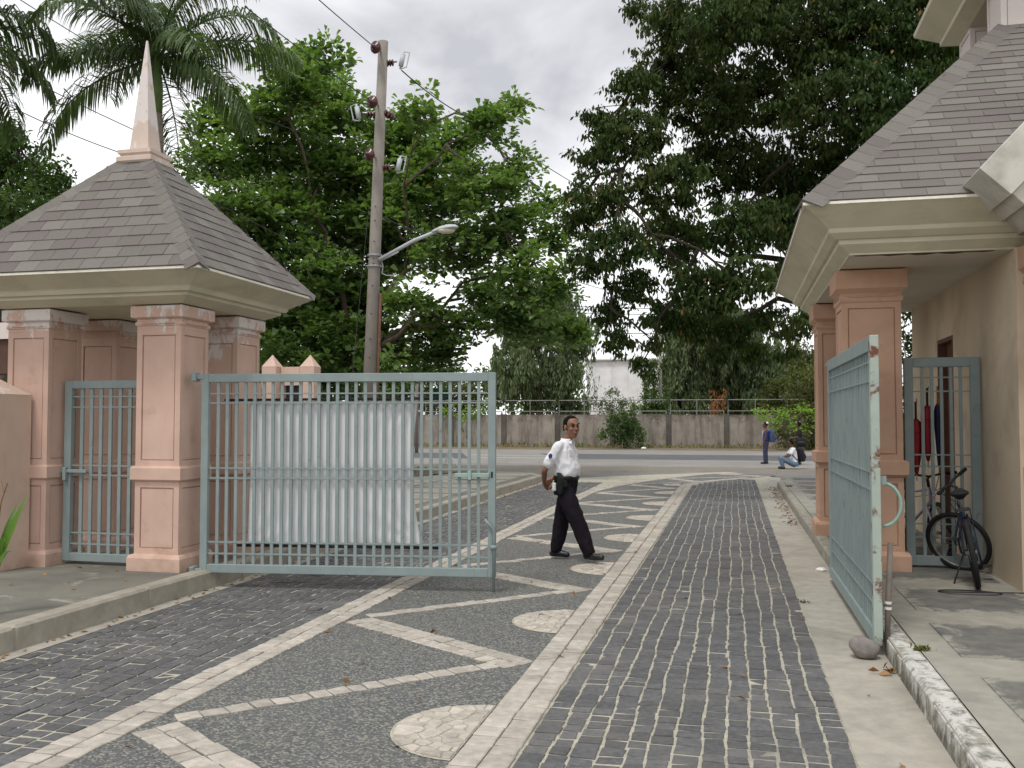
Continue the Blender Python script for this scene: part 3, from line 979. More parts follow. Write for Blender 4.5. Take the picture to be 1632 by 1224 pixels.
for i in range(4):
    p = co[i]; e1 = norm(co[(i + 1) % 4] - p); e0 = norm(co[(i - 1) % 4] - p); t = norm(top - p)
    a = norm(e1 - t * (e1 @ t)); b = norm(e0 - t * (e0 @ t))
    caps += hip_caps(p + t * 0.01, top, a, b, 0.14, 0.135, .018)
lay(caps, 'hip_shingle', 'shingle', roofL, 300)
m = MB()
B = lambda h, z: ring_rect(AX - h, AX + h, AY - h, AY + h, z)
m.rings([B(0.18, 4.49), B(0.215, 4.525), B(0.215, 4.57), B(0.185, 4.585), B(0.185, 4.595), B(0.205, 4.61), B(0.205, 4.65), B(0.12, 4.67)])
fin = m.build('finial_base', 'pink_pale', pav)
m = MB(); m.rings([B(0.118, 4.665), B(0.112, 4.73), B(0.008, 5.93)])
m.build('spire', 'pink_pale', pav)

# ------------------------------------------------------------------ right guard house
gh = thing('guard_house', 'beige guard house on the right with grey shingle hip roof, stepped cornice and pink pillars', 'guard house', (3.5, 11.8, 0.141))
PR = dict(shaft=0.58, subs=[
    ('plinth', [(0.345, 0.141), (0.345, 0.30), (0.33, 0.33), (0.292, 0.338)]),
    ('dado', [(0.292, 1.09), (0.335, 1.125), (0.335, 1.26), (0.292, 1.275)]),
    ('necking', [(0.292, 2.90), (0.305, 2.915), (0.312, 2.94), (0.305, 2.965), (0.292, 2.97)]),
    ('cap', [(0.292, 3.0), (0.325, 3.03), (0.345, 3.045), (0.345, 3.235), (0.30, 3.242)])])
for cx, cy in ((1.39, 10.47), (1.39, 13.35), (2.86, 8.93), (3.72, 8.93)):
    pillar(gh, cx, cy, 0.141, PR, 'pink_new', [(0.335, 1.095), (1.27, 2.905), (2.906, 3.02)])
# walls with the doorway in the side that faces the drive
m = MB()
WX0, WX1, WY0, WY1 = 2.50, 6.0, 9.21, 14.3
D0, D1, DZ = 11.75, 12.6, 2.68
m.box(WX0, WX0 + .18, WY0, D0, .10, 3.252); m.box(WX0, WX0 + .18, D1, WY1, .10, 3.252); m.box(WX0, WX0 + .18, D0, D1, DZ, 3.252)
m.box(WX0 + .18, WX1, WY0, WY0 + .18, .10, 3.252); m.box(WX0 + .18, WX1, WY1 - .18, WY1, .10, 3.252); m.box(WX1, WX1 + .18, WY0, WY1, .10, 3.252)
wl = m.build('wall', 'beige_wall', gh)
m = MB(); m.box(WX0 + .10, WX0 + .14, D0, D1, .145, DZ)
dr = m.build('door', 'brown_door', gh)
m = MB(); m.box(WX0 - .004, WX0 + .10, D0, D0 + .05, .145, DZ); m.box(WX0 - .004, WX0 + .10, D1 - .05, D1, .145, DZ); m.box(WX0 - .004, WX0 + .10, D0 + .05, D1 - .05, DZ - .05, DZ)
m.build('door_frame', 'brown_door', dr)
m = MB(); m.lathe((WX0 + .10, D0 + .12, 1.05), [(0.02, 0), (0.02, .03), (0.032, .04), (0.032, .07), (.01, .08)], 10, (-1, 0, 0)); m.build('door_knob', 'steel', dr, True)
# skirt of darker paint at the foot of the wall is only rain stain in the material
SX0, SX1, SY0, SY1 = 1.08, 5.96, 9.27, 14.35
ea = eave(gh, SX0, SX1, SY0, SY1, [(0.0, 3.246), (0.0, 3.262), (0.10, 3.335), (0.105, 3.375), (0.135, 3.38), (0.20, 3.43), (0.205, 3.47), (0.43, 3.645), (0.45, 3.672)], 'eave_paint', 'trim_white', (1, 1, 1, 1), 'soffit_white')
# a strip of the soffit has broken away and shows dark boards
m = MB()
sx = np.linspace(1.12, 2.35, 16)
vs = []
for i, x in enumerate(sx):
    vs += [(x, 9.30, 3.2435), (x, 9.30 + 0.02 + 0.10 * (0.5 + 0.5 * math.sin(i * 1.9)) * math.sin(math.pi * (i + .5) / 17), 3.2435)]
m.add(vs, [(2 * i, 2 * i + 1, 2 * i + 3, 2 * i + 2) for i in range(15)])
m.build('rotten_board', 'brown_door', ea, fix=False)
QX0, QX1, QY0, QY1, QZ = SX0 - .45, SX1 + .45, SY0 - .45, SY1 + .45, 3.675
T = 2.26; TZ = QZ + T * 1.045
A0, A1, A2, A3 = [np.array(p) for p in ((QX0, QY0, QZ), (QX1, QY0, QZ), (QX1, QY1, QZ), (QX0, QY1, QZ))]
B0, B1, B2, B3 = [np.array(p) for p in ((QX0 + T, QY0 + T, TZ), (QX1 - T, QY0 + T, TZ), (QX1 - T, QY1 - T, TZ), (QX0 + T, QY1 - T, TZ))]
m = MB(); m.add([A0, A1, A2, A3, B0, B1, B2, B3], [(0, 1, 5, 4), (1, 2, 6, 5), (2, 3, 7, 6), (3, 0, 4, 7), (4, 5, 6, 7)])
roofR = m.build('roof', 'shingle', gh)
front = roof_face(A0, A1, B1, B0, 0.132, 0.35, thick=0.010)
lay(front, 'shingle', 'shingle', roofR, 300)
mm = MB()
for P4 in ((A1, A2, B2, B1), (A2, A3, B3, B2), (A3, A0, B0, B3)):
    for c, v, f in roof_face(P4[0], P4[1], P4[2], P4[3], 0.132, 0.35, thick=0.010): mm.add(v, f)
stuff(mm.build('shingle_field', 'shingle', roofR, fix=False))
caps = []
for p, q, i in ((A0, B0, 0), (A1, B1, 1), (A3, B3, 3)):
    A_ = [A0, A1, A2, A3]
    e1 = norm(A_[(i + 1) % 4] - p); e0 = norm(A_[(i - 1) % 4] - p); t = norm(q - p)
    caps += hip_caps(p + t * .01, q, norm(e1 - t * (e1 @ t)), norm(e0 - t * (e0 @ t)), 0.16, 0.20, 0.022)
lay(caps, 'hip_shingle', 'shingle', roofR, 300)
# open lantern on the roof: pillars and its own cornice
LT = dict(shaft=0.56, subs=[('base', [(0.30, TZ - .92), (0.30, TZ - .3), (0.285, TZ - .28)])])
for cx, cy in ((3.19, 11.36), (3.19, 12.72), (4.4, 11.36), (4.4, 12.72)):
    p = pillar(gh, cx, cy, TZ - .6, LT, 'pink_pale', [(TZ - .9, TZ - .1), (TZ - .1, TZ + .56)])
m = MB()
def LR(o, z): return ring_rect(2.90 - o, 4.70 + o, 11.05 - o, 13.03 + o, z)
m.rings([LR(0, TZ + .55), LR(0.18, TZ + .63), LR(0.185, TZ + .68), LR(0.45, TZ + .88), LR(0.46, TZ + .93), LR(-0.3, TZ + 1.8)])
m.build('lantern_cornice', 'eave_paint', gh, fix=True)
# gable on the front: raking cornice stepping down to the eave
RD = np.array([0.686, 0.0, 0.727]); RP = np.array([0.727, 0.0, -0.686])   # up the rake; square to it
def rake(sect, s0, s1, mat, name, par, mirror=False):
    """cross-section points (y, depth below the rake) swept up the slope to the right, ends cut square"""
    mm = MB(); o = np.array([GX0, 0, 3.76])
    mm.rings([[o + RD * s + RP * h + np.array([0, yy, 0]) for yy, h in sect] for s in (s0, s1)])
    if mirror:
        mm.v = [(2 * GMX - x, y, z) for x, y, z in mm.v]
    return mm.build(name, mat, par, bevel=.004)
GX0 = 1.99
GMX = GX0 + 0.686 * 1.9                       # apex of the gable
gb = rake([(8.28, 0.0), (8.30, 0.33), (9.4, 0.33), (9.4, 0.0)], 0, 1.895, 'eave_grey', 'gable', gh)
for mir in (False, True):
    if mir:
        rake([(8.28, 0.0), (8.30, 0.33), (9.4, 0.33), (9.4, 0.0)], 0, 1.895, 'eave_grey', 'raking_cornice', gb, True)
    rake([(8.36, 0.333), (8.38, 0.47), (9.3, 0.47), (9.3, 0.333)], 0.03, 1.54, 'eave_grey', 'raking_moulding', gb, mir)
    rake([(8.44, 0.473), (8.46, 0.66), (9.3, 0.66), (9.3, 0.473)], 0.06, 1.39, 'eave_grey', 'raking_moulding', gb, mir)
    rake([(8.56, 0.663), (9.2, 0.95), (9.3, 0.95), (9.3, 0.663)], 0.10, 1.19, 'eave_paint', 'raking_soffit', gb, mir)
m = MB(); h_ = 0.95
m.rings([[(GMX - h_, y, 3.66), (GMX + h_, y, 3.66), (GMX, y, 4.66)] for y in (8.72, 8.95)]); m.build('tympanum', 'pink_pale', gb)
m = MB(); m.box(2.62, 2 * GMX - 2.62, 8.66, 9.2, 3.246, 3.657); m.build('architrave', 'eave_grey', gb)

# ================================================================== gates
def gate_leaf(name, label, loc, ang, L, z0, z1, nb, rods, post=0.075, rail=0.085, group=None, sheet_back=False, mat='gate_paint', end_mat=None, bar=0.026):
    """leaf in its own frame: u along the leaf from the hinge, y across, z up; every bar its own part"""
    t = thing(name, label, 'gate', (loc[0], loc[1], 0), group, ang)
    ORIG[t.name] = (0, 0, 0)
    d = 0.03
    m = MB(); m.box(0, post, -d, d, z0, z1); m.build('hinge_post', mat, t, bevel=.004)
    m = MB(); m.box(L - post, L, -d, d, z0, z1); m.build('lock_post', end_mat or mat, t, bevel=.004)
    m = MB(); m.box(post, L - post, -d + .002, d - .002, z1 - rail, z1 - .001); m.build('top_rail', mat, t, bevel=.004)
    m = MB(); m.box(post, L - post, -d + .002, d - .002, z0 + .001, z0 + rail); m.build('bottom_rail', mat, t, bevel=.004)
    sp = (L - 2 * post) / (nb + 1)
    me = None
    for i in range(nb):
        x = post + sp * (i + 1)
        if me is None:
            m = MB(); m.box(-bar / 2, bar / 2, -.011, .011, z0 + rail - .002, z1 - rail + .002); me = m.mesh('bar')
        child_at(me, 'bar', mat, t, (x, rng.normal(0, .0015), 0))
    me = None
    for z in rods:
        m = MB(); m.box(post - .002, L - post + .002, -.0135, .0135, z - .007, z + .007)
        m.build('crossbar', mat, t)
    if sheet_back:
        m = MB(); m.box(post * .5, L - post * .5, -.036, -.031, z0 + .28, z1 - .24)
        m.build('backing_sheet', mat, t)
    return t

GA = (-5.235, 8.42); GB = (-2.27, 8.82)
ang = math.atan2(GB[1] - GA[1], GB[0] - GA[0]); GL = math.hypot(GB[0] - GA[0], GB[1] - GA[1])
RODS = [1.95, 1.855, 1.20, 1.10, 0.46, 0.345]
gl = gate_leaf('swing_gate', 'wide grey-green barred swing gate leaf hung on the pink pavilion pillar', GA, ang, GL, 0.155, 2.15, 29, RODS, bar=.031)
for z, k in ((2.12, 1), (0.17, 1)):                         # hinge straps
    m = MB(); m.box(-.12, .03, -.035, .035, z - .025, z + .025); m.box(-.10, -.05, -.06, .06, z - .045, z + .045)
    m.build('hinge', 'gate_paint', gl, bevel=.006)
m = MB(); m.box(GL - .40, GL - .06, -.05, -.016, 1.125, 1.165); m.box(GL - .27, GL - .235, -.065, -.012, 1.10, 1.19)
m.build('slide_bolt', 'lash_green', gl, bevel=.004)
m = MB(); m.box(GL - .046, GL - .026, -.0335, -.029, 1.12, 1.18); m.build('keyhole', 'dark_metal', gl)
m = MB(); m.tube([(GL - .015, -.05, 0.02), (GL - .015, -.05, .62), (GL - .05, -.06, .66), (GL - .10, -.07, .72)], .014, 8); m.box(GL - .045, GL + .015, -.07, -.028, .43, .47)
m.build('drop_rod', 'gate_paint', gl, True)

# white sheet tied behind the bars
tp = thing('tarpaulin', 'white cloth sheet tied on the back of the wide barred gate', 'tarpaulin', (GA[0], GA[1], 0), None, ang)
nu, nv = 64, 44
V = np.zeros((nv, nu, 3))
for j in range(nv):
    v_ = j / (nv - 1)                       # 0 top
    ul = 0.478 + 0.012 * math.sin(v_ * 3) - 0.008 * v_ ** 3; ur = 2.205 - 0.05 * math.sin(v_ * math.pi) + 0.055 * v_ ** 4
    for i in range(nu):
        s = i / (nu - 1)
        x = ul + (ur - ul) * s
        z = 1.872 - 1.437 * v_ - 0.028 * math.sin(s * math.pi) * (1 - v_) * 0 
        # slack between the ties: folds fan out from the four corners, faint dents where bars press
        f = 0.0 * math.sin(x * 2 * math.pi / 0.099)
        cr_ = 0
        for cx_, cv, ph in ((0, 0, 0.0), (1, 0, 1.0), (0, 1, .5), (1, 1, 1.7)):
            dx_, dv = (s - cx_) * 1.7, (v_ - cv) * 1.43
            r_ = math.hypot(dx_, dv) + 1e-3; a_ = math.atan2(abs(dv), abs(dx_))
            cr_ += 0.011 * math.sin(a_ * (9 + 2 * ph) + ph) * math.exp(-r_ / 0.42) * min(1, r_ / 0.15)
        V[j, i] = (x, 0.040 + 0.005 * math.sin(s * 5 + 1) * math.sin(v_ * math.pi) ** .7 + f * .6 + cr_ + 0.012 * math.exp(-((v_ - .5) / .05) ** 2), z)
V[..., 1] = np.maximum(V[..., 1], 0.016)
V[-1, :, 2] += 0.006 * np.sin(np.linspace(0, 30, nu))
q = []
for j in range(nv - 1):
    for i in range(nu - 1):
        q.append((j * nu + i, j * nu + i + 1, (j + 1) * nu + i + 1, (j + 1) * nu + i))
me = np_mesh('cloth', V.reshape(-1, 3), np.array(q))
cl = link('cloth', me, 'tarp', tp, True)
so = cl.modifiers.new('thick', 'SOLIDIFY'); so.thickness = 0.003
m = MB(); m.tube([(0.22, .03, 1.885), (2.62, .03, 1.90)], .013, 8); m.build('hanging_rod', 'dark_metal', tp, True)
m = MB(); m.tube([(0.36, .03, .425), (2.42, .03, .425)], .014, 8); m.build('weight_rod', 'dark_metal', tp, True)

# small pedestrian gate in the pavilion
pg = gate_leaf('pedestrian_gate', 'narrow grey-green barred gate between the two front pavilion pillars', (-6.90, 8.50), 0.0, 0.975, 0.205, 2.10, 6, [1.93, 1.82, 1.205, 1.105, .50, .385], 0.085, 0.085, None, bar=.038)
m = MB(); m.box(-.07, .30, -.06, -.032, 1.13, 1.165); m.box(.02, .06, -.075, -.03, 1.05, 1.19); m.build('latch', 'gate_paint', pg, bevel=.004)

# right leaf, standing open along the kerb, with a sheet behind its bars
RG0, RG1 = (0.97, 10.09), (0.985, 7.09)
ang2 = math.atan2(RG1[1] - RG0[1], RG1[0] - RG0[0])
rg = gate_leaf('swing_gate', 'grey-green gate leaf backed with sheet metal, standing open along the right kerb', RG0, ang2, 3.0, 0.075, 2.295, 29, [2.11, 1.97, 1.30, 1.17, 0.49, 0.35], 0.075, 0.11, None, False, end_mat='gate_rust', bar=.036)
m = MB(); m.box(.04, 2.96, .0125, .017, .13, 2.20); m.build('backing_sheet', 'gate_paint', rg)
for z in (2.26, .12):
    m = MB(); m.box(-.16, .03, -.03, .03, z - .02, z + .02); m.build('hinge', 'gate_paint', rg, bevel=.005)
m = MB(); pts = []
for i in range(13):
    a = math.pi * (i / 12) 
    pts.append((2.93, .05 + .125 * math.sin(a), 1.075 + .155 * math.cos(a)))
m.tube(pts, .012, 8); m.build('pull_ring', 'hose_green', rg, True)
m = MB(); m.box(2.90, 2.96, .032, .075, 1.22, 1.28); m.build('pull_bracket', 'gate_paint', rg)
m = MB(); m.tube([(2.955, .062, .03), (2.955, .075, .40), (2.93, .10, .80)], .02, 8); dr_ = m.build('drop_rod', 'weathered_pipe', rg, True)
for z in (.33, .37):
    m = MB(); m.tube([(2.955, .0735, z), (2.955, .0745, z + .018)], .0245, 8); m.build('pipe_collar', 'base_white', dr_)

# pedestrian gate beside the guard house, shut
bg = gate_leaf('pedestrian_gate', 'narrow grey-green barred gate beside the guard house wall, behind the bicycle', (1.745, 10.50), 0.0, 0.735, 0.17, 2.34, 5, [2.13, 1.985, 1.32, 1.20, 0.60, 0.46], 0.09, 0.10, None, bar=.032)

# ------------------------------------------------------------------ umbrellas hanging on that gate
def umbrella(label, x, y, ztop, fabric, handle, hook=True, w=.055, ln=.56):
    t = thing('umbrella', label, 'umbrella', (x, y, ztop), 'furled umbrellas hanging on the gate')
    m = MB(); n = 16; rs = []
    for k, (r_, h) in enumerate([(.012, -.16), (w * .75, -.20), (w, -.27), (w * .92, -.40), (w * .62, -.60), (w * .30, -.16 - ln), (.010, -.19 - ln)]):
        rs.append([(x + r_ * (1 + .25 * math.cos(6 * j * 2 * math.pi / n)) * math.cos(j * 2 * math.pi / n), y + r_ * .7 * (1 + .25 * math.cos(6 * j * 2 * math.pi / n)) * math.sin(j * 2 * math.pi / n), ztop + h) for j in range(n)])
    m.rings(rs); m.build('canopy', fabric, t, True)
    m = MB(); m.tube([(x, y, ztop - .2), (x, y, ztop + .02)], .013, 8); m.build('handle', handle, t, True)
    m = MB(); m.tube([(x, y, ztop - .18 - ln), (x, y, ztop - .26 - ln)], .006, 6); m.build('tip', 'steel', t, True)
    m = MB(); m.lathe((x, y, ztop - .31), [(w * 1.02, 0), (w * 1.08, .012), (w * 1.02, .024)], 12); m.build('tie_band', fabric, t)
    m = MB(); m.tube([(x, y, ztop + .01), (x + .012, y - .02, ztop + .035), (x, y - .045, 1.9895 if ztop > 1.9 else ztop + .05)], .004, 6); m.build('wrist_loop', 'dark_metal', t)
umbrella('red furled umbrella half hidden by the gate post', 1.875, 10.585, 1.86, 'umbrella_red', 'dark_metal')
umbrella('red furled umbrella with black handle, in the middle of three', 1.99, 10.585, 2.0, 'umbrella_red', 'dark_metal')
umbrella('navy furled umbrella with orange wooden handle', 2.095, 10.585, 2.02, 'umbrella_navy', 'handle_wood', w=.036, ln=.64)

# ------------------------------------------------------------------ bicycles
def torus(m, c, ax, R_, r_, n=36, k=8):
    ax = Vector(ax).normalized(); a = ax.orthogonal().normalized(); b = ax.cross(a); c = Vector(c)
    rs = []
    for i in range(n + 1):
        t = 2 * math.pi * i / n; d = a * math.cos(t) + b * math.sin(t)
        rs.append([c + d * R_ + (d * math.cos(2 * math.pi * j / k) + ax * math.sin(2 * math.pi * j / k)) * r_ for j in range(k)])
    return m.rings(rs, cap=False)

def bicycle(label, loc, rz, steer, lean, frame_mat, dark=True):
    """x forward, z up, origin on the ground under the rear axle"""
    t = thing('bicycle', label, 'bicycle', loc, None, rz)
    t.rotation_euler = (lean, 0, rz)
    RW, WB = .33, 1.04
    hd, hb = Vector((.80, 0, .78)), Vector((.84, 0, .66))
    ax_f = Vector((WB, 0, RW)); steer_ax = (hd - hb).normalized()
    Rm = Matrix.Translation(hb) @ Matrix.Rotation(steer, 4, steer_ax) @ Matrix.Translation(-hb)
    S = lambda p: tuple(Rm @ Vector(p))
    def wheel(c, axv, tr):
        m = MB(); torus(m, c, axv, RW - .024, .025); wh = m.build('wheel', 'rubber', t, True)
        m = MB(); torus(m, c, axv, RW - .052, .011, 36, 6); m.build('rim', 'steel', wh, True)
        m = MB(); A = Vector(axv).normalized(); m.tube([Vector(c) - A * .05, Vector(c) + A * .05], .018, 8); m.build('hub', 'steel', wh, True)
        m = MB(); a = A.orthogonal().normalized(); b = A.cross(a)
        for i in range(24):
            th = 2 * math.pi * i / 24; d = a * math.cos(th) + b * math.sin(th)
            m.tube([Vector(c) + A * (.025 if i % 2 else -.025), Vector(c) + d * (RW - .056)], .0016, 3)
        stuff(m.build('spokes', 'steel', wh))
        return wh
    wheel((0, 0, RW), (0, 1, 0), None)
    wheel(S(ax_f), Rm.to_3x3() @ Vector((0, 1, 0)), None)
    bb, st_ = (.42, 0, .28), (.26, 0, .70)
    m = MB()
    for a, b, r_ in ((bb, hb, .019), (st_, hd, .017), (bb, st_, .017), (hd + steer_ax * .02, hb - steer_ax * .03, .022)):
        m.tube([a, b], r_, 10)
    for s in (-1, 1):
        m.tube([(0, s * .06, RW), (.30, s * .035, .285), bb], .010, 8); m.tube([(0, s * .06, RW), (.24, s * .03, .66)], .009, 8)
    m.build('frame', frame_mat, t, True)
    m = MB()
    m.tube([S(hb), S(hb - steer_ax * .05)], .02, 8)
    for s in (-1, 1):
        m.tube([S(hb - steer_ax * .05), S(hb - steer_ax * .06 + Vector((0, s * .055, 0))), S(ax_f + Vector((-.01, s * .055, .04))), S(ax_f + Vector((0, s * .05, 0)))], .013, 8)
    m.build('fork', frame_mat, t, True)
    m = MB(); m.tube([S(hd), S(hd + steer_ax * .11), S(hd + steer_ax * .14 + Vector((.07, 0, .01)))], .015, 8)
    bc = hd + steer_ax * .14 + Vector((.07, 0, .01))
    m.tube([S(bc + Vector((-.05, -.30, .03))), S(bc + Vector((-.02, -.12, .02))), S(bc), S(bc + Vector((-.02, .12, .02))), S(bc + Vector((-.05, .30, .03)))], .0125, 8)
    hbr = m.build('handlebar', 'dark_metal', t, True)
    for s in (-1, 1):
        m = MB(); m.tube([S(bc + Vector((-.035, s * .19, .026))), S(bc + Vector((-.052, s * .315, .031)))], .019, 8); m.build('grip', 'rubber', hbr, True)
        m = MB(); m.tube([S(bc + Vector((-.02, s * .16, .02))), S(bc + Vector((.05, s * .17, .0))), S(bc + Vector((.03, s * .29, .005)))], .008, 6); m.build('brake_lever', 'bike_purple', hbr, True)
    m = MB(); m.tube([st_, (.22, 0, .83)], .013, 8); m.build('seat_post', 'steel', t, True)
    m = MB()
    m.ball((.14, 0, .865), (.10, .085, .035), 14, 8); m.tube([(.14, 0, .862), (.28, 0, .868), (.38, 0, .862)], [.06, .03, .018], 10); m.ball((.38, 0, .862), .018, 10, 6)
    voxel(m, 'saddle', 'rubber', t, .008, 3, off=(0, 0, 0))
    m = MB(); m.box(-.12, .10, -.06, .06, .722, .734)
    for s in (-1, 1):
        m.tube([(-.02, s * .055, .722), (0, s * .065, RW)], .005, 6)
    m.build('rear_rack', 'dark_metal', t)
    m = MB(); m.tube([(.42, -.05, .28), (.42, .05, .28)], .03, 10); m.lathe((.42, -.052, .28), [(.085, 0), (.085, .004)], 24, (0, -1, 0))
    m.tube([(.42, -.06, .28), (.42, -.075, .28), (.50, -.085, .13)], .010, 6); m.tube([(.42, .06, .28), (.42, .075, .28), (.34, .085, .43)], .010, 6)
    m.box(.46, .55, -.17, -.09, .115, .135); m.box(.29, .38, .09, .17, .425, .445)
    m.build('crankset', 'dark_metal', t)
    m = MB(); m.tube([(.0, -.04, RW + .035), (.42, -.052, .365)], .005, 5); m.tube([(.0, -.04, RW - .035), (.42, -.052, .195)], .005, 5); m.build('chain', 'rubber', t)
    m = MB(); m.tube([(.34, .05, .30), (.22, .20, .01)], .008, 6); m.build('kickstand', 'dark_metal', t, True)
    m = MB(); m.lathe((-.055, 0, .60), [(.028, 0), (.03, .008), (.02, .014)], 14, (-1, 0, 0)); m.tube([(-.05, 0, .60), (.02, 0, .63)], .006, 6); m.build('reflector', 'reflector_red', t)
    m = MB(); m.tube([S(bc + Vector((-.02, .1, .02))), S(bc + Vector((.12, .06, .0))), tuple(hd + Vector((.05, .03, -.05))), (.55, 0.02, .68), (.3, 0.02, .70)], .004, 5); m.tube([S(bc + Vector((-.02, -.1, .02))), S(bc + Vector((.13, -.05, -.03))), S(hb + Vector((.06, 0, -.04)))], .004, 5)
    m.build('brake_cable', 'dark_metal', t)
    return t
bicycle('black and blue mountain bicycle seen from behind, parked by the guard house wall', (2.155, 9.30, .142), R(80), R(62), R(-9), 'bike_blue')
bicycle('silver bicycle behind the bars of the narrow gate', (1.66, 11.75, .142), R(-62), R(-20), R(-4), 'bike_silver')

# ------------------------------------------------------------------ pier, pink fence and posts behind the pavilion
def capped_post(parent, cx, cy, h, zb, zs, zt, mat='pink_low'):
    m = MB(); m.rings([ring_rect(cx - h, cx + h, cy - h, cy + h, zb), ring_rect(cx - h, cx + h, cy - h, cy + h, zs)]); p = m.build('post', mat, parent)
    m = MB(); m.rings([ring_rect(cx - h - .004, cx + h + .004, cy - h - .004, cy + h + .004, zs), ring_rect(cx - .004, cx + .004, cy - .004, cy + .004, zt)]); m.build('cap', mat, p)
    return p
pier = thing('gate_pier', 'low pink pier with pyramid cap at the left edge, in front of the pavilion', 'pier', (-7.36, 8.02, .172))
capped_post(pier, -7.36, 8.02, 0.235, .165, 1.945, 2.12)
fn = thing('pink_fence', 'pink masonry fence with pointed posts and a small dark window, behind the pavilion', 'fence', (-8.3, 15.6, 0))
for x, y in ((-8.24, 15.55), (-7.56, 15.7), (-12.1, 15.1), (-15.6, 14.7)):
    capped_post(fn, x, y, .14, -.03, 2.66 if x > -9 else 2.55, 2.88 if x > -9 else 2.8, 'pink_fence')
m = MB(); m.box(-8.09, -7.71, 15.57, 15.70, 2.32, 2.66); m.box(-8.09, -7.71, 15.57, 15.70, -.03, 1.95); m.box(-8.09, -8.02, 15.57, 15.70, 1.95, 2.32); m.build('panel', 'pink_fence', fn)
m = MB(); m.box(-8.02, -7.71, 15.66, 15.68, 1.95, 2.32); m.build('window', 'dark_metal', fn)
for x0, x1, y0 in ((-11.95, -8.385, 15.35), (-15.45, -12.25, 14.9)):
    m = MB(); m.box(x0, x1, y0 - .06, y0 + .06, -.03, 2.36); m.build('panel', 'pink_fence', fn)
bm_ = thing('entrance_arch', 'brown beam on pink piers at the far left, half hidden by the pavilion', 'arch', (-10.6, 11.6, .172))
m = MB(); m.box(-11.9, -9.35, 11.4, 11.8, 2.36, 2.86); m.build('beam', 'brown_beam', bm_)
m = MB(); m.box(-11.9, -9.35, 11.35, 11.85, 2.862, 3.10); m.build('coping', 'pink_low', bm_)
for x in (-11.6, -9.65):
    m = MB(); m.box(x - .25, x + .25, 11.42, 11.78, .165, 2.358); m.build('pier', 'pink_low', bm_)

# ------------------------------------------------------------------ boundary wall over the street
bw = thing('boundary_wall', 'long stained concrete wall on the far side of the street', 'wall', (-10, 57.3, 0))
def wall_y(x): return 57.5 + 0.022 * (x + 10)
m = MB(); x = -66.0
while x < 40:
    x2 = x + 3.45
    y = wall_y((x + x2) / 2); h = 2.05 + rng.normal(0, .02)
    m = MB(); m.box(x + .16, x2 - .16, y - .07, y + .07, -.1, h); m.build('panel', 'boundary_wall', bw)
    m = MB(); m.box(x - .16, x + .16, y - .13, y + .13, -.1, h + .03); m.build('post', 'wall_post', bw)
    x = x2
rl = thing('railing', 'pale pipe railing along the top of the street wall', 'railing', (-10, 57.3, 2.05))
x = -66.0; k_ = 0
while x < 40:
    if k_ % 1 == 0:
        y = wall_y(x + 1.7)
        m = MB()
        m.tube([(x + .1, y, 2.25), (x + .1, y, 2.93), (x + 3.3, y, 2.93), (x + 3.3, y, 2.25), (x + .1, y, 2.25)], .030, 6)
        for q_ in (.1, 1.7, 3.3): m.tube([(x + q_, y, 2.0), (x + q_, y, 2.25)], .03, 6)
        m.tube([(x + 1.7, y, 2.25), (x + 1.7, y, 2.93)], .025, 6)
        m.build('rail_panel', 'rail_grey', rl)
    x += 3.45; k_ += 1
bd = thing('warehouse', 'pale white building behind the street wall', 'building', tuple(at(1000, 690, 78) * (1, 1, 0)))
p0 = at(935, 600, 78); p1 = at(1062, 600, 78)
m = MB(); m.box(p0[0], p1[0] + .5, p0[1], p0[1] + 14, 0, 6.7); wb = m.build('wall', 'pale_building', bd)
m = MB(); m.rings([ring_rect(p0[0] - .3, p1[0] + .8, p0[1] - .3, p0[1] + 14.3, 6.7), ring_rect(p0[0] - .3, p1[0] + .8, p0[1] - .3, p0[1] + 14.3, 6.82), ring_rect(p0[0] + 3.2, p1[0] - 2.8, p0[1] + 3, p0[1] + 11, 7.1)]); m.build('roof', 'pale_building', bd)
for i in range(5):
    x = p0[0] + .7 + i * 1.35
    m = MB(); m.box(x, x + .05, p0[1] - .05, p0[1] - .002, 0, 6.7); m.build('wall_rib', 'pale_building', wb)

# ------------------------------------------------------------------ utility pole, lamp, wires
PB = at(588, 690, 20.0); PT = at(611, 66, 19.85)
PX, PY = PB[0] + .02, PB[1]
pdir = (PT - at(590, 590, 20.0)); pdir /= pdir[2]
def pole_at(z): 
    b = at(590, 590, 20.0); p = b + pdir * (z - b[2]); return p
up_ = thing('utility_pole', 'tall leaning concrete utility pole with brown disc insulators', 'utility pole', tuple(pole_at(0)))
PH = PT[2]
m = MB(); m.tube([pole_at(-.05), pole_at(PH * .5), pole_at(PH)], [.155, .130, .104], 18); m.build('shaft', 'pole_concrete', up_, True)
for i, y in enumerate((75, 162, 246)):
    p = at(598 - 5 * i, y, 19.55)
    m = MB(); m.lathe(p, [(.02, -.09), (.045, -.07), (.05, -.03), (.125, -.02), (.135, .02), (.12, .05), (.04, .07), (.04, .14)], 20, (0.42, 0.9, 0.05)); m.build('insulator', 'insulator', up_, True)
    m = MB(); m.tube([p, pole_at(p[2])], .018, 6); m.build('bracket', 'steel', up_)
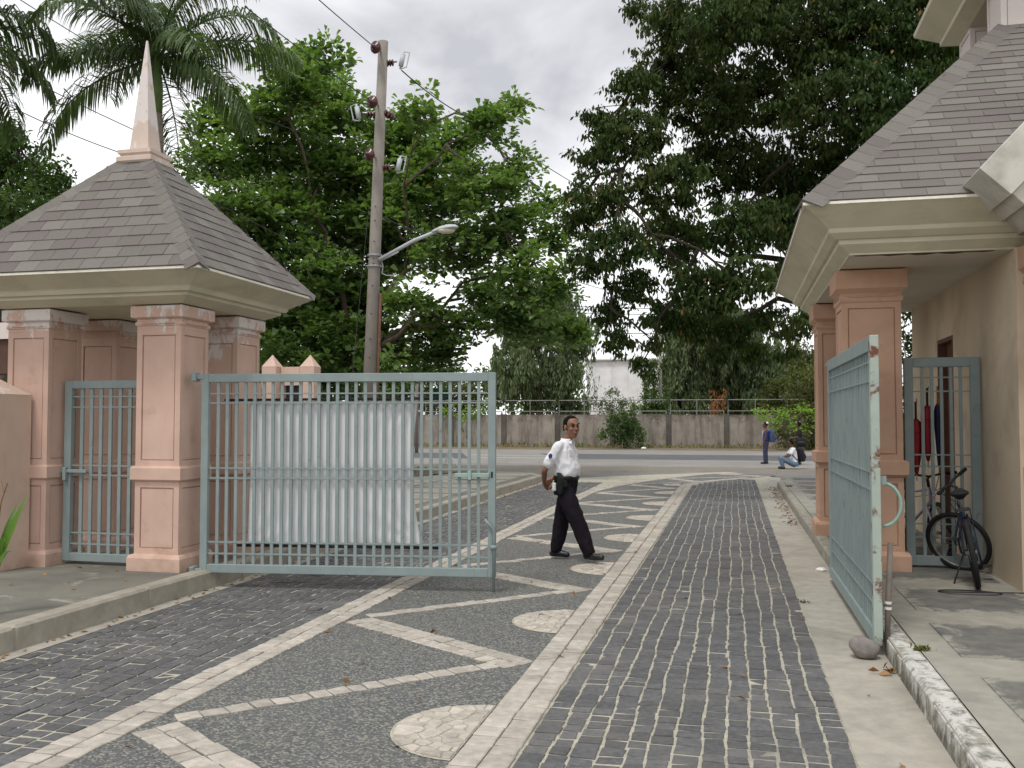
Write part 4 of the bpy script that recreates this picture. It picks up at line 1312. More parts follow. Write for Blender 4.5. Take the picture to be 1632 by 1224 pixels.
for x, y, full in ((633, 98, 1), (628, 264, 1), (578, 180, 1)):
    s = -1 if x < 600 else 1
    p = at(x, y, 19.9); q_ = pole_at(p[2] - .04)
    m = MB(); m.tube([q_, p], .022, 6); br_ = m.build('bracket_arm', 'steel', up_)
    m = MB(); a = Vector(p) + Vector((s * .07, 0, -.17)); b = Vector(p) + Vector((s * .15, 0, .20)); m.tube([a, a.lerp(b, .15), a.lerp(b, .16), a.lerp(b, .84), a.lerp(b, .85), b], [.022, .022, .052, .052, .022, .022], 10); m.build('fuse_holder', 'lamp_grey', br_, True)
    m = MB(); m.tube([b, b + Vector((s * .13, 0, -.03)), a + Vector((s * .14, 0, .03)), a], .013, 6); m.build('fuse_link', 'lamp_grey', br_)
    m = MB()
    for t_ in (.35, .52, .69): m.lathe(Vector(q_).lerp(Vector(p), t_) + Vector((0, 0, -.02)), [(.03, -.03), (.075, -.01), (.075, .01), (.03, .03)], 12, tuple(Vector(p) - Vector(q_)))
    m.build('insulator_string', 'insulator', br_)
p = at(628, 187, 19.9); q_ = pole_at(p[2] + .12)
m = MB()
for t_ in (.35, .6, .85): m.lathe(Vector(q_).lerp(Vector(p), t_), [(.03, -.05), (.085, -.02), (.085, .02), (.03, .05)], 12, tuple(Vector(p) - Vector(q_)))
m.tube([q_, p], .015, 6); m.build('insulator_string', 'insulator', up_)
for y in (330, 352, 385, 412, 420, 455, 500, 540, 570):
    p = at(599 - (y - 75) * .037, y, 19.8)
    m = MB(); c = pole_at(p[2]); m.tube([c + _l * -.15 + (0, 0, 0), c + _l * -.19], .014, 6); m.build('step_bolt', 'dark_metal', up_)
for y in (408, 425):
    c = pole_at(at(595, y, 20)[2]); m = MB(); m.lathe(c, [(.148, -.025), (.158, -.02), (.158, .02), (.148, .025)], 18); m.build('strap', 'steel', up_)
c0 = pole_at(at(600, 560, 20)[2] - 3); m = MB(); m.tube([pole_at(.0) + (.19, 0, 0), pole_at(2.5) + (.185, 0, 0), pole_at(4.4) + (.17, 0, 0)], .03, 8); m.build('cable_riser', 'rust', up_, True)
c = pole_at(at(600, 430, 20)[2]); m = MB(); m.tube([c + (.14, 0, .25), c + (.22, -.05, .05), c + (.20, -.05, -.1), c + (.30, -.06, -.15), c + (.46, -.06, -.16)], .014, 6); m.build('service_lead', 'galvanised', up_)

sl = thing('street_lamp', 'grey street lamp on a slanting arm clamped to the utility pole', 'street lamp', tuple(pole_at(at(600, 415, 20)[2])))
c = pole_at(at(600, 416, 20)[2])
e1 = at(695, 369, 19.0); e2 = at(727, 362, 18.75)
m = MB(); m.tube([c + (.12, -.05, 0), np.array(c) * .35 + e1 * .65 + (0, 0, .03), e1], [.045, .04, .034], 10); m.build('arm', 'lamp_grey', sl, True)
m = MB(); m.tube([c + (.15, -.05, -.02), np.array(c) * .6 + e1 * .4 - (0, 0, .05)], .02, 6); m.build('brace', 'lamp_grey', sl, True)
m = MB(); d = e2 - e1; u = norm(d)
vv = []
n_ = 12; s_ = norm(np.cross(u, (0, 0, 1)))
for f_, wr, hr in ((-.15, .05, .05), (0.0, .07, .06), (.3, .115, .085), (.7, .125, .085), (.95, .09, .06), (1.08, .02, .02)):
    cc = e1 + d * f_
    vv.append([cc + s_ * wr * math.cos(2 * math.pi * k_ / n_) + np.array([0, 0, 1]) * max(hr * math.sin(2 * math.pi * k_ / n_), -.012) for k_ in range(n_)])
m.rings(vv); hd_ = m.build('lamp_head', 'lamp_grey', sl, True)
m = MB(); m.ball(e1 + d * .52 + (0, 0, -.02), (.19, .11, .075), 14, 8); m.build('lens', 'lamp_lens', hd_, True)

def wire(label, pts, sag, r_=.010, name='power_line', seg=14):
    P = []
    for a, b in zip(pts[:-1], pts[1:]):
        for i in range(seg):
            t = i / seg; p = np.array(a) * (1 - t) + np.array(b) * t; P.append(p - (0, 0, sag * 4 * t * (1 - t)))
    P.append(np.array(pts[-1]))
    m = MB(); m.tube(P, r_, 5)
    return tag(m.build(name, 'wire', None), label, 'wire')
I0, I1, I2 = at(598, 76, 19.6), at(593, 162, 19.6), at(588, 246, 19.6)
wire('overhead wire from the pole top to the upper left corner of the sky', [I0, at(430, -70, 13.5)], .02)
wire('overhead wire from the pole top sloping right towards the dark tree', [at(640, 112, 19.9), at(760, 193, 26), at(1010, 345, 42)], .12, .014)
wire('overhead wire from the middle insulator to the upper left, over the almond tree', [I1, at(390, 10, 15)], .03)
wire('overhead wire from the lowest insulator to the left, crossing behind the spire', [I2 - (0, 0, .02), at(230, 120, 17.3), at(-60, -60, 14)], .03, .008)
wire('overhead wire passing behind the spire base to the upper left', [at(588, 420, 20), at(300, 245, 17.5), at(-80, 60, 14.5)], .06, .009)
wire('drooping wire at the left that ends behind the spire base', [at(585, 440, 20), at(212, 250, 17), at(-60, 130, 14)], .08, .009)
wire('slack cable from the pole past the street lamp to the right', [at(600, 340, 20), at(720, 375, 24), at(1000, 470, 40)], .15, .013)
wire('thin guy wire hanging down beside the pole', [at(588, 330, 20), at(565, 560, 19.5), at(548, 760, 19)], .0, .006, 'guy_wire')
for i, (y, yy) in enumerate(((487, 492), (497, 501), (512, 516), (528, 531))):
    wire(['topmost', 'second', 'third', 'lowest'][i] + ' of the far street wires between the two big trees', [at(560, y, 54), at(900, y + 1, 54), at(1330, yy, 54)], .1, .022)
fp = thing('far_pole', 'slim grey pole behind the street wall, left of the far trees', 'pole', tuple(at(1053, 700, 60) * (1, 1, 0)))
b_ = at(1053, 700, 60); b_[2] = 0
m = MB(); m.tube([b_, b_ + (0, 0, 8.9)], [.13, .09], 10); m.build('shaft', 'pole_concrete', fp, True)
m = MB(); m.box(b_[0] - .8, b_[0] + .8, b_[1] - .06, b_[1] + .06, 8.3, 8.42); m.build('crossarm', 'dark_metal', fp)
fp = thing('far_pole', 'short pale concrete post seen above the open gate', 'pole', tuple(at(664, 700, 48) * (1, 1, 0)))
b_ = at(664, 700, 48); b_[2] = 0
m = MB(); m.tube([b_, b_ + (0, 0, 5.9)], [.10, .085], 10); m.build('shaft', 'pole_concrete', fp, True)
m = MB(); m.lathe(b_ + (0, 0, 5.9), [(.09, 0), (.10, .03), (.07, .08)], 10); m.build('cap', 'pole_concrete', fp)

# green sign on a post seen through the gate
sb = at(716, 745, 31.0); sb[2] = .2
sg = thing('street_sign', 'green street sign on a thin post with white conical foot, seen through the gate', 'sign', tuple(sb))
m = MB(); m.tube([sb, sb + (0, 0, 2.9)], .035, 8); m.build('post', 'post_green', sg, True)
m = MB(); m.lathe(sb, [(.30, -.03), (.30, .04), (.10, .26), (.06, .45)], 16); m.build('foot', 'base_white', sg)
m = MB(); m.box(sb[0] - .62, sb[0] - .04, sb[1] - .02, sb[1] + .02, 2.42, 2.75); m.build('sign_panel', 'sign_green', sg)

# ================================================================== trees and plants
def unit(a):
    return a / np.maximum(np.linalg.norm(a, axis=-1, keepdims=True), 1e-6)

def leaf_mesh(name, P, D, N, L, W, fold=0.18, hexa=False):
    """one small folded blade per leaf: base, two shoulders, tip"""
    D = unit(D); S = unit(np.cross(D, N)); Nn = np.cross(S, D)
    a = P; t = P + D * L[:, None] - np.array([0, 0, 1]) * (L * .10)[:, None]
    mid = P + D * (L * .55)[:, None]
    l = mid + S * (W / 2)[:, None] + Nn * (W * fold)[:, None]
    r_ = mid - S * (W / 2)[:, None] + Nn * (W * fold)[:, None]
    n = len(P)
    if hexa:                                 # broad, blunt leaf widest beyond the middle
        c = lambda f, w_, s: P + D * (L * f)[:, None] + s * S * (W * w_ / 2)[:, None] + Nn * (W * fold * w_)[:, None]
        V = np.stack([a, c(.45, .75, 1), c(.80, 1.0, 1), t, c(.80, 1.0, -1), c(.45, .75, -1)], 1).reshape(-1, 3)
        return np_mesh(name, V, np.arange(6 * n).reshape(n, 6))
    V = np.stack([a, l, t, r_], 1).reshape(-1, 3)
    Q = np.arange(4 * n).reshape(n, 4)
    return np_mesh(name, V, Q)

def branch_path(a, b, bend, n=7, jitter=.05):
    a, b = np.array(a, float), np.array(b, float)
    L = np.linalg.norm(b - a); out = []
    for i in range(n + 1):
        t = i / n
        p = a * (1 - t) + b * t + np.array([0, 0, 1]) * bend * L * math.sin(math.pi * t) * .5
        if 0 < i < n: p = p + rng.normal(0, jitter * L / 3, 3)
        out.append(p)
    return out

def make_tree(name, label, cat, base, fork_z, lobes, per_m, style, leaf, mat, trunk_r, bark='bark', group=None, off=None, lean=(0, 0), extra_twigs=True, cluster_leaves=(26, 40), spread=.34, trunk_frac=.55, hexa=False):
    """lobes: (centre xyz, (rx, ry, rz)); clusters of leaves near each lobe's skin; limbs run to every lobe"""
    t = thing(name, label, cat, tuple(base), group)
    base = np.array(base, float)
    fork = base + np.array([lean[0], lean[1], fork_z])
    m = MB()
    m.tube([base - (0, 0, .1), base + (fork - base) * .12, base + (fork - base) * .5 + rng.normal(0, .05, 3), fork], [trunk_r * 1.55, trunk_r * 1.15, trunk_r, trunk_r * .85], 12)
    P, D, N, L, W = [], [], [], [], []
    # main limbs: lobes grouped round a few leaders
    cen = np.array([l[0] for l in lobes])
    k = max(3, min(9, len(lobes) // 4))
    idx = rng.choice(len(lobes), k, replace=False)
    lead = [fork + (cen[i] - fork) * trunk_frac for i in idx]
    joints = []
    for p in lead:
        lp = branch_path(fork, p, .12, 8, .09)
        m.tube(lp, list(np.linspace(trunk_r * .62, trunk_r * .22, 9)), 8)
        joints += lp[3:]
    for c, r_ in lobes:
        c = np.array(c, float); r_ = np.array(r_, float)
        d = [np.linalg.norm(c - p) * rng.uniform(.75, 1.25) for p in joints]; j = int(np.argmin(d))
        bp = branch_path(joints[j], c, .10, 6, .07)
        joints.append(bp[3])
        m.tube(bp, list(np.linspace(trunk_r * .24, trunk_r * .07, 7)), 6)
        nc = max(3, int(per_m * (r_[0] * r_[1] + r_[0] * r_[2] + r_[1] * r_[2]) / 3 * 4))
        q = unit(rng.normal(size=(nc, 3)))
        rad = rng.uniform(.2, 1.0, nc) ** .5 * (1 + rng.normal(0, .17, nc))
        q = c + q * r_ * rad[:, None]
        if style == 'tier':                  # flat sprays, stacked
            q[:, 2] = c[2] + np.round((q[:, 2] - c[2]) / .45) * .45 + rng.normal(0, .14, nc)
        if extra_twigs:
            for i in range(0, nc, 3):
                m.tube([bp[4] if i % 2 else c, (c + q[i]) / 2 + rng.normal(0, .12, 3), q[i]], [trunk_r * .055, trunk_r * .04, trunk_r * .02], 4, cap=False)
        for cc in q:
            nl = rng.integers(*cluster_leaves)
            if style == 'tier':
                a = rng.uniform(0, 2 * math.pi, nl)
                off_ = np.stack([np.cos(a), np.sin(a), rng.normal(0.12, .32, nl)], 1)
                P.append(cc + off_ * rng.uniform(.02, spread, nl)[:, None]); D.append(off_ + rng.normal(0, .25, (nl, 3)) + (0, 0, .1))
                N.append(np.array([0, 0, 1]) + rng.normal(0, .35, (nl, 3)))
            elif style == 'droop':
                off_ = unit(rng.normal(size=(nl, 3))) * rng.uniform(0, spread, nl)[:, None] * (1, 1, .6)
                P.append(cc + off_); D.append(off_ * 1.2 + rng.normal(0, .35, (nl, 3)) + (0, 0, -.75)); N.append(rng.normal(size=(nl, 3)) + (0, 0, .6))
            elif style == 'weep':
                s = rng.uniform(0, 1, nl)
                h = rng.uniform(.7, 1.6)
                P.append(cc + np.stack([rng.normal(0, .10, nl), rng.normal(0, .10, nl), -s * h], 1)); D.append(rng.normal(0, .3, (nl, 3)) + (0, 0, -1)); N.append(rng.normal(size=(nl, 3)))
            else:                            # 'round'
                off_ = unit(rng.normal(size=(nl, 3))) * rng.uniform(0, spread, nl)[:, None]
                P.append(cc + off_); D.append(off_ + rng.normal(0, .4, (nl, 3))); N.append(rng.normal(size=(nl, 3)) + (0, 0, .8))
            f_ = rng.uniform(.7, 1.25, nl)
            L.append(leaf[0] * f_); W.append(leaf[1] * f_)
    m.build('trunk', bark, t, True, fix=False)
    P, D, N = map(np.concatenate, (P, D, N)); L, W = np.concatenate(L), np.concatenate(W)
    me = leaf_mesh('crown', P - np.array(ORIG[t.name]), D, N, L, W, hexa=hexa)
    link('crown', me, mat, t)
    return t, len(P)

def lobes_px(spec, depth, dvar, flat=.75, deep=.8):
    out = []
    for x, y, r_ in spec:
        d = depth + rng.uniform(-dvar, dvar)
        rr = r_ / F * d
        out.append((at(x, y, d), (rr, rr * deep, rr * flat)))
    return out

NL = 0
# --- left: sea-almond with tiered sprays
spec = [(497, 105, 58), (440, 92, 30), (470, 150, 55), (530, 185, 70), (415, 190, 55), (345, 195, 42), (330, 262, 52), (420, 265, 75), (520, 270, 85), (630, 215, 48), (665, 175, 34),
        (620, 290, 85), (715, 235, 55), (780, 195, 42), (820, 172, 22), (690, 320, 80), (770, 300, 55), (830, 268, 34), (860, 330, 34), (800, 370, 60), (880, 385, 30), (360, 330, 55), (440, 350, 80),
        (545, 370, 90), (640, 400, 70), (730, 400, 65), (480, 430, 75), (400, 400, 50), (560, 470, 80), (830, 440, 50), (880, 470, 45), (770, 470, 45), (520, 540, 70), (600, 545, 45), (690, 530, 50), (460, 510, 55),
        (740, 520, 40), (850, 520, 45), (900, 530, 36), (650, 480, 40), (450, 570, 45), (715, 565, 28), (560, 590, 50), (800, 500, 40), (480, 600, 50), (380, 470, 45), (600, 340, 60), (650, 255, 50), (425, 600, 50), (520, 612, 55), (600, 600, 45), (440, 545, 55), (640, 570, 45), (690, 590, 34), (560, 520, 60), (500, 490, 60)]
base = at(560, 690, 27.0); base[2] = 0
_, n = make_tree('almond_tree', 'broad bright green tree with tiered leafy sprays behind the utility pole', 'tree', base, 3.2, lobes_px(spec, 27.0, 2.6, .62), 22, 'tier', (.215, .125), 'leaf_almond', .19, spread=.30, cluster_leaves=(20, 32), hexa=True); NL += n

# --- right: dark spreading tree with drooping leaves
spec = [(1012, 14, 24), (1060, 25, 45), (1060, 110, 60), (1010, 140, 42), (965, 195, 40), (950, 250, 34), (1010, 215, 60), (1110, 55, 75), (1180, 30, 90), (1290, 40, 110), (1400, 50, 110), (1500, 70, 95), (1120, 160, 85), (1220, 150, 90), (1340, 160, 100),
        (1450, 170, 90), (1060, 290, 70), (960, 310, 48), (915, 300, 22), (1150, 260, 80), (1260, 270, 85), (1370, 260, 80), (920, 350, 34), (985, 385, 55), (1080, 375, 65), (1180, 360, 70), (1280, 350, 65),
        (935, 420, 36), (1010, 455, 42), (1100, 450, 48), (1190, 445, 55), (1270, 430, 45), (1240, 350, 60), (965, 500, 32), (985, 545, 30), (1022, 580, 20), (1055, 500, 36), (1110, 515, 38), (1165, 525, 40), (1040, 545, 20), (1140, 560, 24), (1200, 555, 24), (1215, 505, 34), (1265, 520, 30), (1250, 560, 18), (1300, 500, 34),
        (1130, 480, 35), (1220, -80, 120), (1400, -90, 140), (1560, -60, 140), (1560, 60, 70), (1330, 380, 60), (1340, 450, 60), (1400, 340, 60), (1620, -180, 150), (1300, -200, 150), (1470, -220, 160)]
base = at(1447, 700, 22.0); base[2] = 0.1
_, n = make_tree('shade_tree', 'large dark drooping tree rising behind the guard house, filling the upper right', 'tree', base, 4.6, lobes_px(spec, 20.5, 2.4, .7), 40, 'droop', (.128, .056), 'leaf_dark', .19, 'bark_dark', spread=.25, cluster_leaves=(24, 38), trunk_frac=.5, lean=(-.8, -.6)); NL += n
# --- at the left edge
spec = [(30, 250, 50), (70, 300, 48), (-20, 290, 70), (20, 340, 60), (85, 350, 45), (105, 310, 24), (-40, 380, 80), (50, 400, 60), (20, 215, 26), (-60, 230, 70), (20, 470, 70), (120, 420, 40), (170, 540, 60), (80, 560, 80)]
base = at(0, 700, 24); base[2] = 0.1
_, n = make_tree('leafy_tree', 'dense mid green tree at the left edge behind the pavilion roof', 'tree', base, 3.0, lobes_px(spec, 24, 1.5, .9), 17, 'round', (.17, .075), 'leaf_mid', .25, spread=.32); NL += n
# --- far trees over the street wall
def far_tree(name, label, spec, d, style, mat, leaf, per=7, trunk=.2, cl=(22, 36), sp=.5, zf=2.6, tr=.6):
    global NL
    b = at(spec[0][0], 690, d); b[2] = 0
    _, n = make_tree(name, label, 'tree', b, zf, lobes_px(spec, d, 1.8, 1.0), per, style, leaf, mat, trunk, 'bark', 'trees behind the street wall', extra_twigs=False, cluster_leaves=cl, spread=sp, trunk_frac=tr); NL += n
far_tree('weeping_tree', 'grey-green weeping tree above the wall, behind the walking guard', [(862, 600, 50), (915, 640, 26), (830, 520, 45), (880, 480, 45), (920, 520, 36), (900, 580, 34), (820, 580, 40), (850, 455, 26), (790, 600, 26)], 62, 'weep', 'leaf_grey', (.34, .11), 8, cl=(44, 64))
far_tree('weeping_tree', 'tall grey-green weeping tree left of the rust-brown shrub', [(1090, 540, 40), (1075, 500, 26), (1165, 585, 36), (1115, 500, 44), (1080, 590, 38), (1130, 560, 42), (1100, 640, 38), (1150, 610, 36)], 64, 'weep', 'leaf_grey', (.34, .11), 8, cl=(44, 64))
far_tree('weeping_tree', 'tall grey-green weeping tree right of the rust-brown shrub', [(1200, 560, 42), (1180, 520, 42), (1230, 600, 40), (1190, 620, 40), (1260, 570, 40), (1160, 500, 32), (1215, 640, 30)], 65, 'weep', 'leaf_grey', (.34, .11), 8, cl=(44, 64))
far_tree('conifer', 'small conical evergreen beside the slim grey pole', [(1040, 645, 24), (1040, 622, 18), (1041, 600, 13), (1042, 583, 7), (1050, 660, 24)], 61, 'round', 'leaf_mid', (.22, .10), 11, .12, sp=.3, zf=1.2)
far_tree('rusty_shrub', 'rust-brown leaved shrub between the two tall weeping trees', [(1142, 645, 11), (1146, 622, 9), (1140, 662, 11)], 60.5, 'weep', 'leaf_rust', (.26, .08), 9, .08, zf=1.2)
far_tree('sapling', 'thin bare-looking sapling in front of the pale building', [(935, 600, 24), (925, 570, 20), (945, 630, 22)], 60, 'weep', 'leaf_grey', (.24, .06), 2.2, .07, zf=1.6)
far_tree('broad_tree', 'rounded green tree over the wall, seen above the gate top rail', [(690, 620, 40), (640, 630, 40), (730, 640, 34), (600, 620, 45), (760, 620, 25)], 66, 'round', 'leaf_olive', (.30, .14), 7)
far_tree('broad_tree', 'rounded olive tree rising behind the standing student', [(1262, 630, 45), (1290, 590, 36), (1310, 640, 50), (1240, 655, 30), (1330, 600, 40)], 60.5, 'round', 'leaf_olive', (.26, .11), 9)
# distant wood closing the view
P = []; 
for x in np.arange(-120, 110, 1.6):
    h = 5.5 + 2.6 * math.sin(x * .21) + 1.6 * math.sin(x * .63 + 1) - (2.5 if -22 < x < 6 else 0)
    for z in np.arange(.6, max(h, 2.5), 1.3):
        P.append((x + rng.normal(0, .7), 104 + rng.normal(0, 2.5), z + rng.normal(0, .4)))
P = np.repeat(np.array(P), 26, 0); P += rng.normal(0, .75, P.shape)
n = len(P); NL += n
me = leaf_mesh('far_wood', P, rng.normal(size=(n, 3)), rng.normal(size=(n, 3)), rng.uniform(.45, .9, n), rng.uniform(.25, .5, n))
o = stuff(link('far_wood', me, 'leaf_mid'))
o['label'] = 'distant band of trees closing the view beyond the street'

def bush(name, label, spec, d, mat, leaf, per, style='round', sp=.3, flat=.9, group=None):
    global NL
    b = at(spec[0][0], 700, d); b[2] = 0
    _, n = make_tree(name, label, 'bush', b, .5, lobes_px(spec, d, .5, flat), per, style, leaf, mat, .05, 'bark', group, cluster_leaves=(16, 28), spread=sp, trunk_frac=.8); NL += n
bush('bush', 'green bush growing against the far wall, right of the guard', [(995, 690, 26), (980, 672, 18), (1010, 680, 20), (1000, 660, 12), (965, 690, 12), (1020, 697, 12)], 55.8, 'leaf_mid', (.17, .09), 16)
bush('bush', 'dark olive thicket at the right end of the far wall', [(1285, 655, 38), (1265, 690, 30), (1300, 690, 34), (1240, 680, 22), (1315, 650, 40), (1330, 690, 40), (1275, 615, 28), (1305, 605, 36)], 53, 'leaf_olive', (.19, .08), 11)
bush('bush', 'lime green leafy spray hanging over the standing student', [(1220, 668, 16), (1250, 662, 18), (1285, 655, 17), (1240, 690, 12), (1275, 682, 16), (1212, 660, 8), (1300, 668, 12)], 50.5, 'leaf_lime', (.19, .09), 9, 'tier', .3, .5)
bush('bush', 'pale wispy bush rising above the wall before the pale building', [(985, 645, 18), (1000, 650, 20), (968, 652, 14), (1015, 655, 16), (950, 645, 18), (1040, 642, 16), (975, 625, 14)], 59.5, 'leaf_grey', (.18, .07), 9)
bush('bush', 'green bush above the wall, left of the gate lock post', [(745, 660, 18), (765, 652, 16), (720, 655, 16)], 59.5, 'leaf_lime', (.18, .09), 5)
bush('shrub', 'tall dark shrub seen in the gap between the right pillar and the guard house', [(1443, 640, 34), (1446, 560, 34), (1440, 500, 26), (1446, 720, 34), (1440, 780, 30)], 18.5, 'leaf_dark', (.13, .06), 30)
bush('shrub', 'low shrub in the soil bed seen through the narrow gate', [(145, 700, 30), (150, 740, 34), (140, 660, 20)], 16.5, 'leaf_mid', (.13, .06), 20)

# palms
def palm(label, crown, base, nf, flen, seed, mat='leaf_palm', first=0.0):
    global NL
    r0 = np.random.default_rng(seed)
    t = thing('palm_tree', label, 'palm tree', tuple(base), 'royal palms behind the pavilion')
    c = np.array(crown, float); b = np.array(base, float)
    m = MB(); m.tube([b - (0, 0, .1), b * .6 + c * .4, b * .15 + c * .85 - (0, 0, .3), c - (0, 0, 1.2)], [.24, .19, .15, .13], 12); tk = m.build('trunk', 'palm_bark', t, True)
    m = MB(); m.tube([c - (0, 0, 1.25), c - (0, 0, .7), c + (0, 0, .2)], [.135, .14, .05], 12); m.build('crownshaft', 'palm_shaft', t, True)
    for i in range(nf):
        az = first + i * 2.39996 + r0.normal(0, .12)
        e0 = R([70, 50, 34, 20, 4, -18][i % 6] + r0.normal(0, 5))
        L_ = flen * r0.uniform(.9, 1.08)
        h = np.array([math.cos(az), math.sin(az), 0]); side = np.array([-math.sin(az), math.cos(az), 0])
        n = 26; pts = [c.copy()]; e_ = e0
        for s in range(n):
            d = h * math.cos(e_) + np.array([0, 0, 1]) * math.sin(e_)
            pts.append(pts[-1] + d * L_ / n)
            e_ -= (R(108) if e0 > R(30) else R(70)) / n * (s / n * 1.5 + .25)
        m = MB(); m.tube(pts, list(np.linspace(.030, .006, n + 1)), 5, cap=False)
        V, Q = [], []
        pts = np.array(pts)
        for s in np.linspace(.10, .995, 74):
            k_ = s * n; i0 = min(int(k_), n - 1); p = pts[i0] + (pts[i0 + 1] - pts[i0]) * (k_ - i0); tg = norm(pts[i0 + 1] - pts[i0])
            ll = .86 * math.sin(math.pi * (.12 + .80 * s)) ** .6 * r0.uniform(.85, 1.1)
            for sgn in (-1, 1):
                d0 = norm(side * sgn * .9 + tg * .55 + np.array([0, 0, r0.normal(.18, .3)]))
                d1 = norm(d0 + np.array([0, 0, -1.15])); d2 = norm(d1 + np.array([0, 0, -1.1]))
                wv = norm(np.cross(d0, np.array([0, 0, 1.0]) + r0.normal(0, .3, 3))) * .019
                p1 = p + d0 * ll * .35; p2 = p1 + d1 * ll * .38; p3 = p2 + d2 * ll * .30
                o_ = len(m.v)
                m.v += [tuple(x) for x in (p - wv * .6, p + wv * .6, p1 - wv, p1 + wv, p2 - wv * .8, p2 + wv * .8, p3)]
                m.f += [(o_, o_ + 1, o_ + 3, o_ + 2), (o_ + 2, o_ + 3, o_ + 5, o_ + 4), (o_ + 4, o_ + 5, o_ + 6)]
        NL += 148
        m.build('frond', mat, t, fix=False)
cb = at(249, 700, 21); cb[2] = .1
palm('royal palm with arching feathery fronds directly behind the spire', at(250, 92, 20.6), cb, 22, 3.1, 11, first=.4)
cb = at(-60, 700, 19); cb[2] = .1
palm('royal palm at the left edge with only its drooping frond tips in view', at(-100, 45, 18.5), cb, 18, 2.6, 5, first=.1)

# blades of a plant in the left corner
pt = thing('strap_leaved_plant', 'plant with long green blades beside the low pier at the left edge', 'plant', tuple(at(-25, 905, 7.2)))
pb_ = at(-14, 905, 7.2); pb_[2] = .172
for i, (x, y, w_) in enumerate(((44, 790, .045), (30, 800, .04), (22, 848, .05), (20, 880, .04), (-5, 770, .045), (-40, 780, .045), (-60, 810, .045), (8, 865, .03))):
    e_ = at(x, y, 7.2 + rng.uniform(-.15, .15)); b_ = pb_ + (rng.normal(0, .02), rng.normal(0, .02), .25)
    mid = b_ * .45 + e_ * .55 + (0, 0, .08 + .03 * i % 3)
    m = MB(); vs = []
    for t_ in np.linspace(0, 1, 8):
        p = b_ * (1 - t_) ** 2 + mid * 2 * t_ * (1 - t_) + e_ * t_ ** 2
        ww = 1.7 * w_ * math.sin(math.pi * (.15 + .84 * t_)) * .5
        sd_ = norm(np.cross(e_ - b_, (.3, .9, .2))) * ww
        vs += [p - sd_, p + (0, 0, -ww * .4), p + sd_]
    m.add(vs, [q_ for k_ in range(7) for q_ in ((3 * k_, 3 * k_ + 1, 3 * k_ + 4, 3 * k_ + 3), (3 * k_ + 1, 3 * k_ + 2, 3 * k_ + 5, 3 * k_ + 4))])
    m.build('blade', 'leaf_blade', pt, True, fix=False)
m = MB(); m.tube([pb_ - (0, 0, .05), pb_ + (0, 0, .28)], [.03, .02], 8); m.build('stem', 'bark', pt)
m = MB(); e_ = at(12, 770, 7.15); m.tube([pb_ + (0, 0, .3), at(2, 800, 7.15), e_], .004, 5); m.tube([at(6, 785, 7.15), at(2, 766, 7.15)], .003, 5); m.build('dry_stalk', 'leaf_dead', pt)

# dry grass along the foot of the far wall
def tufts(name, pts, n, h, spread, mat, label):
    P = np.repeat(np.array(pts), n, 0) + rng.normal(0, 1, (len(pts) * n, 3)) * np.array([spread, spread * .5, 0])
    k_ = len(P); D = rng.normal(0, .45, (k_, 3)) + (0, 0, 1)
    me = leaf_mesh(name, P, D, rng.normal(size=(k_, 3)), rng.uniform(.5, 1.2, k_) * h, rng.uniform(.04, .09, k_) * h * 2)
    o = stuff(link(name, me, mat)); o['label'] = label
tufts('dry_grass', [(x, wall_y(x) - .35 - rng.uniform(0, .9), .0) for x in np.arange(-40, 16, .28)], 14, .30, .35, 'grass_dry', 'dry straw-coloured grass along the foot of the far wall')
tufts('verge_weeds', [(x, wall_y(x) - .25, .0) for x in np.arange(-40, 16, .9)], 14, .42, .25, 'leaf_olive', 'green weeds along the foot of the far wall')
tufts('bed_grass', [(x, y, .2) for x in np.arange(-12.5, -8.6, .35) for y in (24.6, 25.2, 25.8)], 9, .22, .2, 'leaf_mid', 'patchy grass in the soil bed beyond the gate')
print('leaves', NL)

# ================================================================== people
def head_shells(m, c, yaw, s=1.0, pitch=0.0):
    """cranium, jaw, nose, lips, brow, ears as overlapping shells, later fused with the body"""
    c = Vector(c); Rm = Matrix.Rotation(yaw, 3, 'Z') @ Matrix.Rotation(pitch, 3, 'Y')
    def E(o, r_, n=12, k=8):
        i0 = len(m.v); m.ball((0, 0, 0), tuple(x * s for x in r_), n, k)
        for i in range(i0, len(m.v)):
            m.v[i] = tuple(c + Rm @ (Vector(m.v[i]) + Vector(o) * s))
    E((-.012, 0, .030), (.096, .075, .082), 18, 12)      # cranium
    E((.030, 0, -.035), (.060, .058, .072), 16, 10)      # face
    E((.045, 0, -.088), (.036, .040, .028))              # chin
    E((.000, 0, -.065), (.055, .056, .040))              # jaw
    E((.098, 0, -.022), (.020, .014, .016))              # nose tip
    E((.088, 0, .004), (.014, .009, .030))               # nose bridge
    E((.080, 0, .030), (.016, .050, .010))               # brow
    E((.084, 0, -.058), (.014, .024, .007)); E((.082, 0, -.070), (.013, .020, .007))
    for q in (-1, 1):
        E((-.006, q * .077, -.008), (.022, .010, .032))  # ear
        E((.058, q * .036, -.025), (.028, .022, .022))   # cheek
    return Rm, c, s

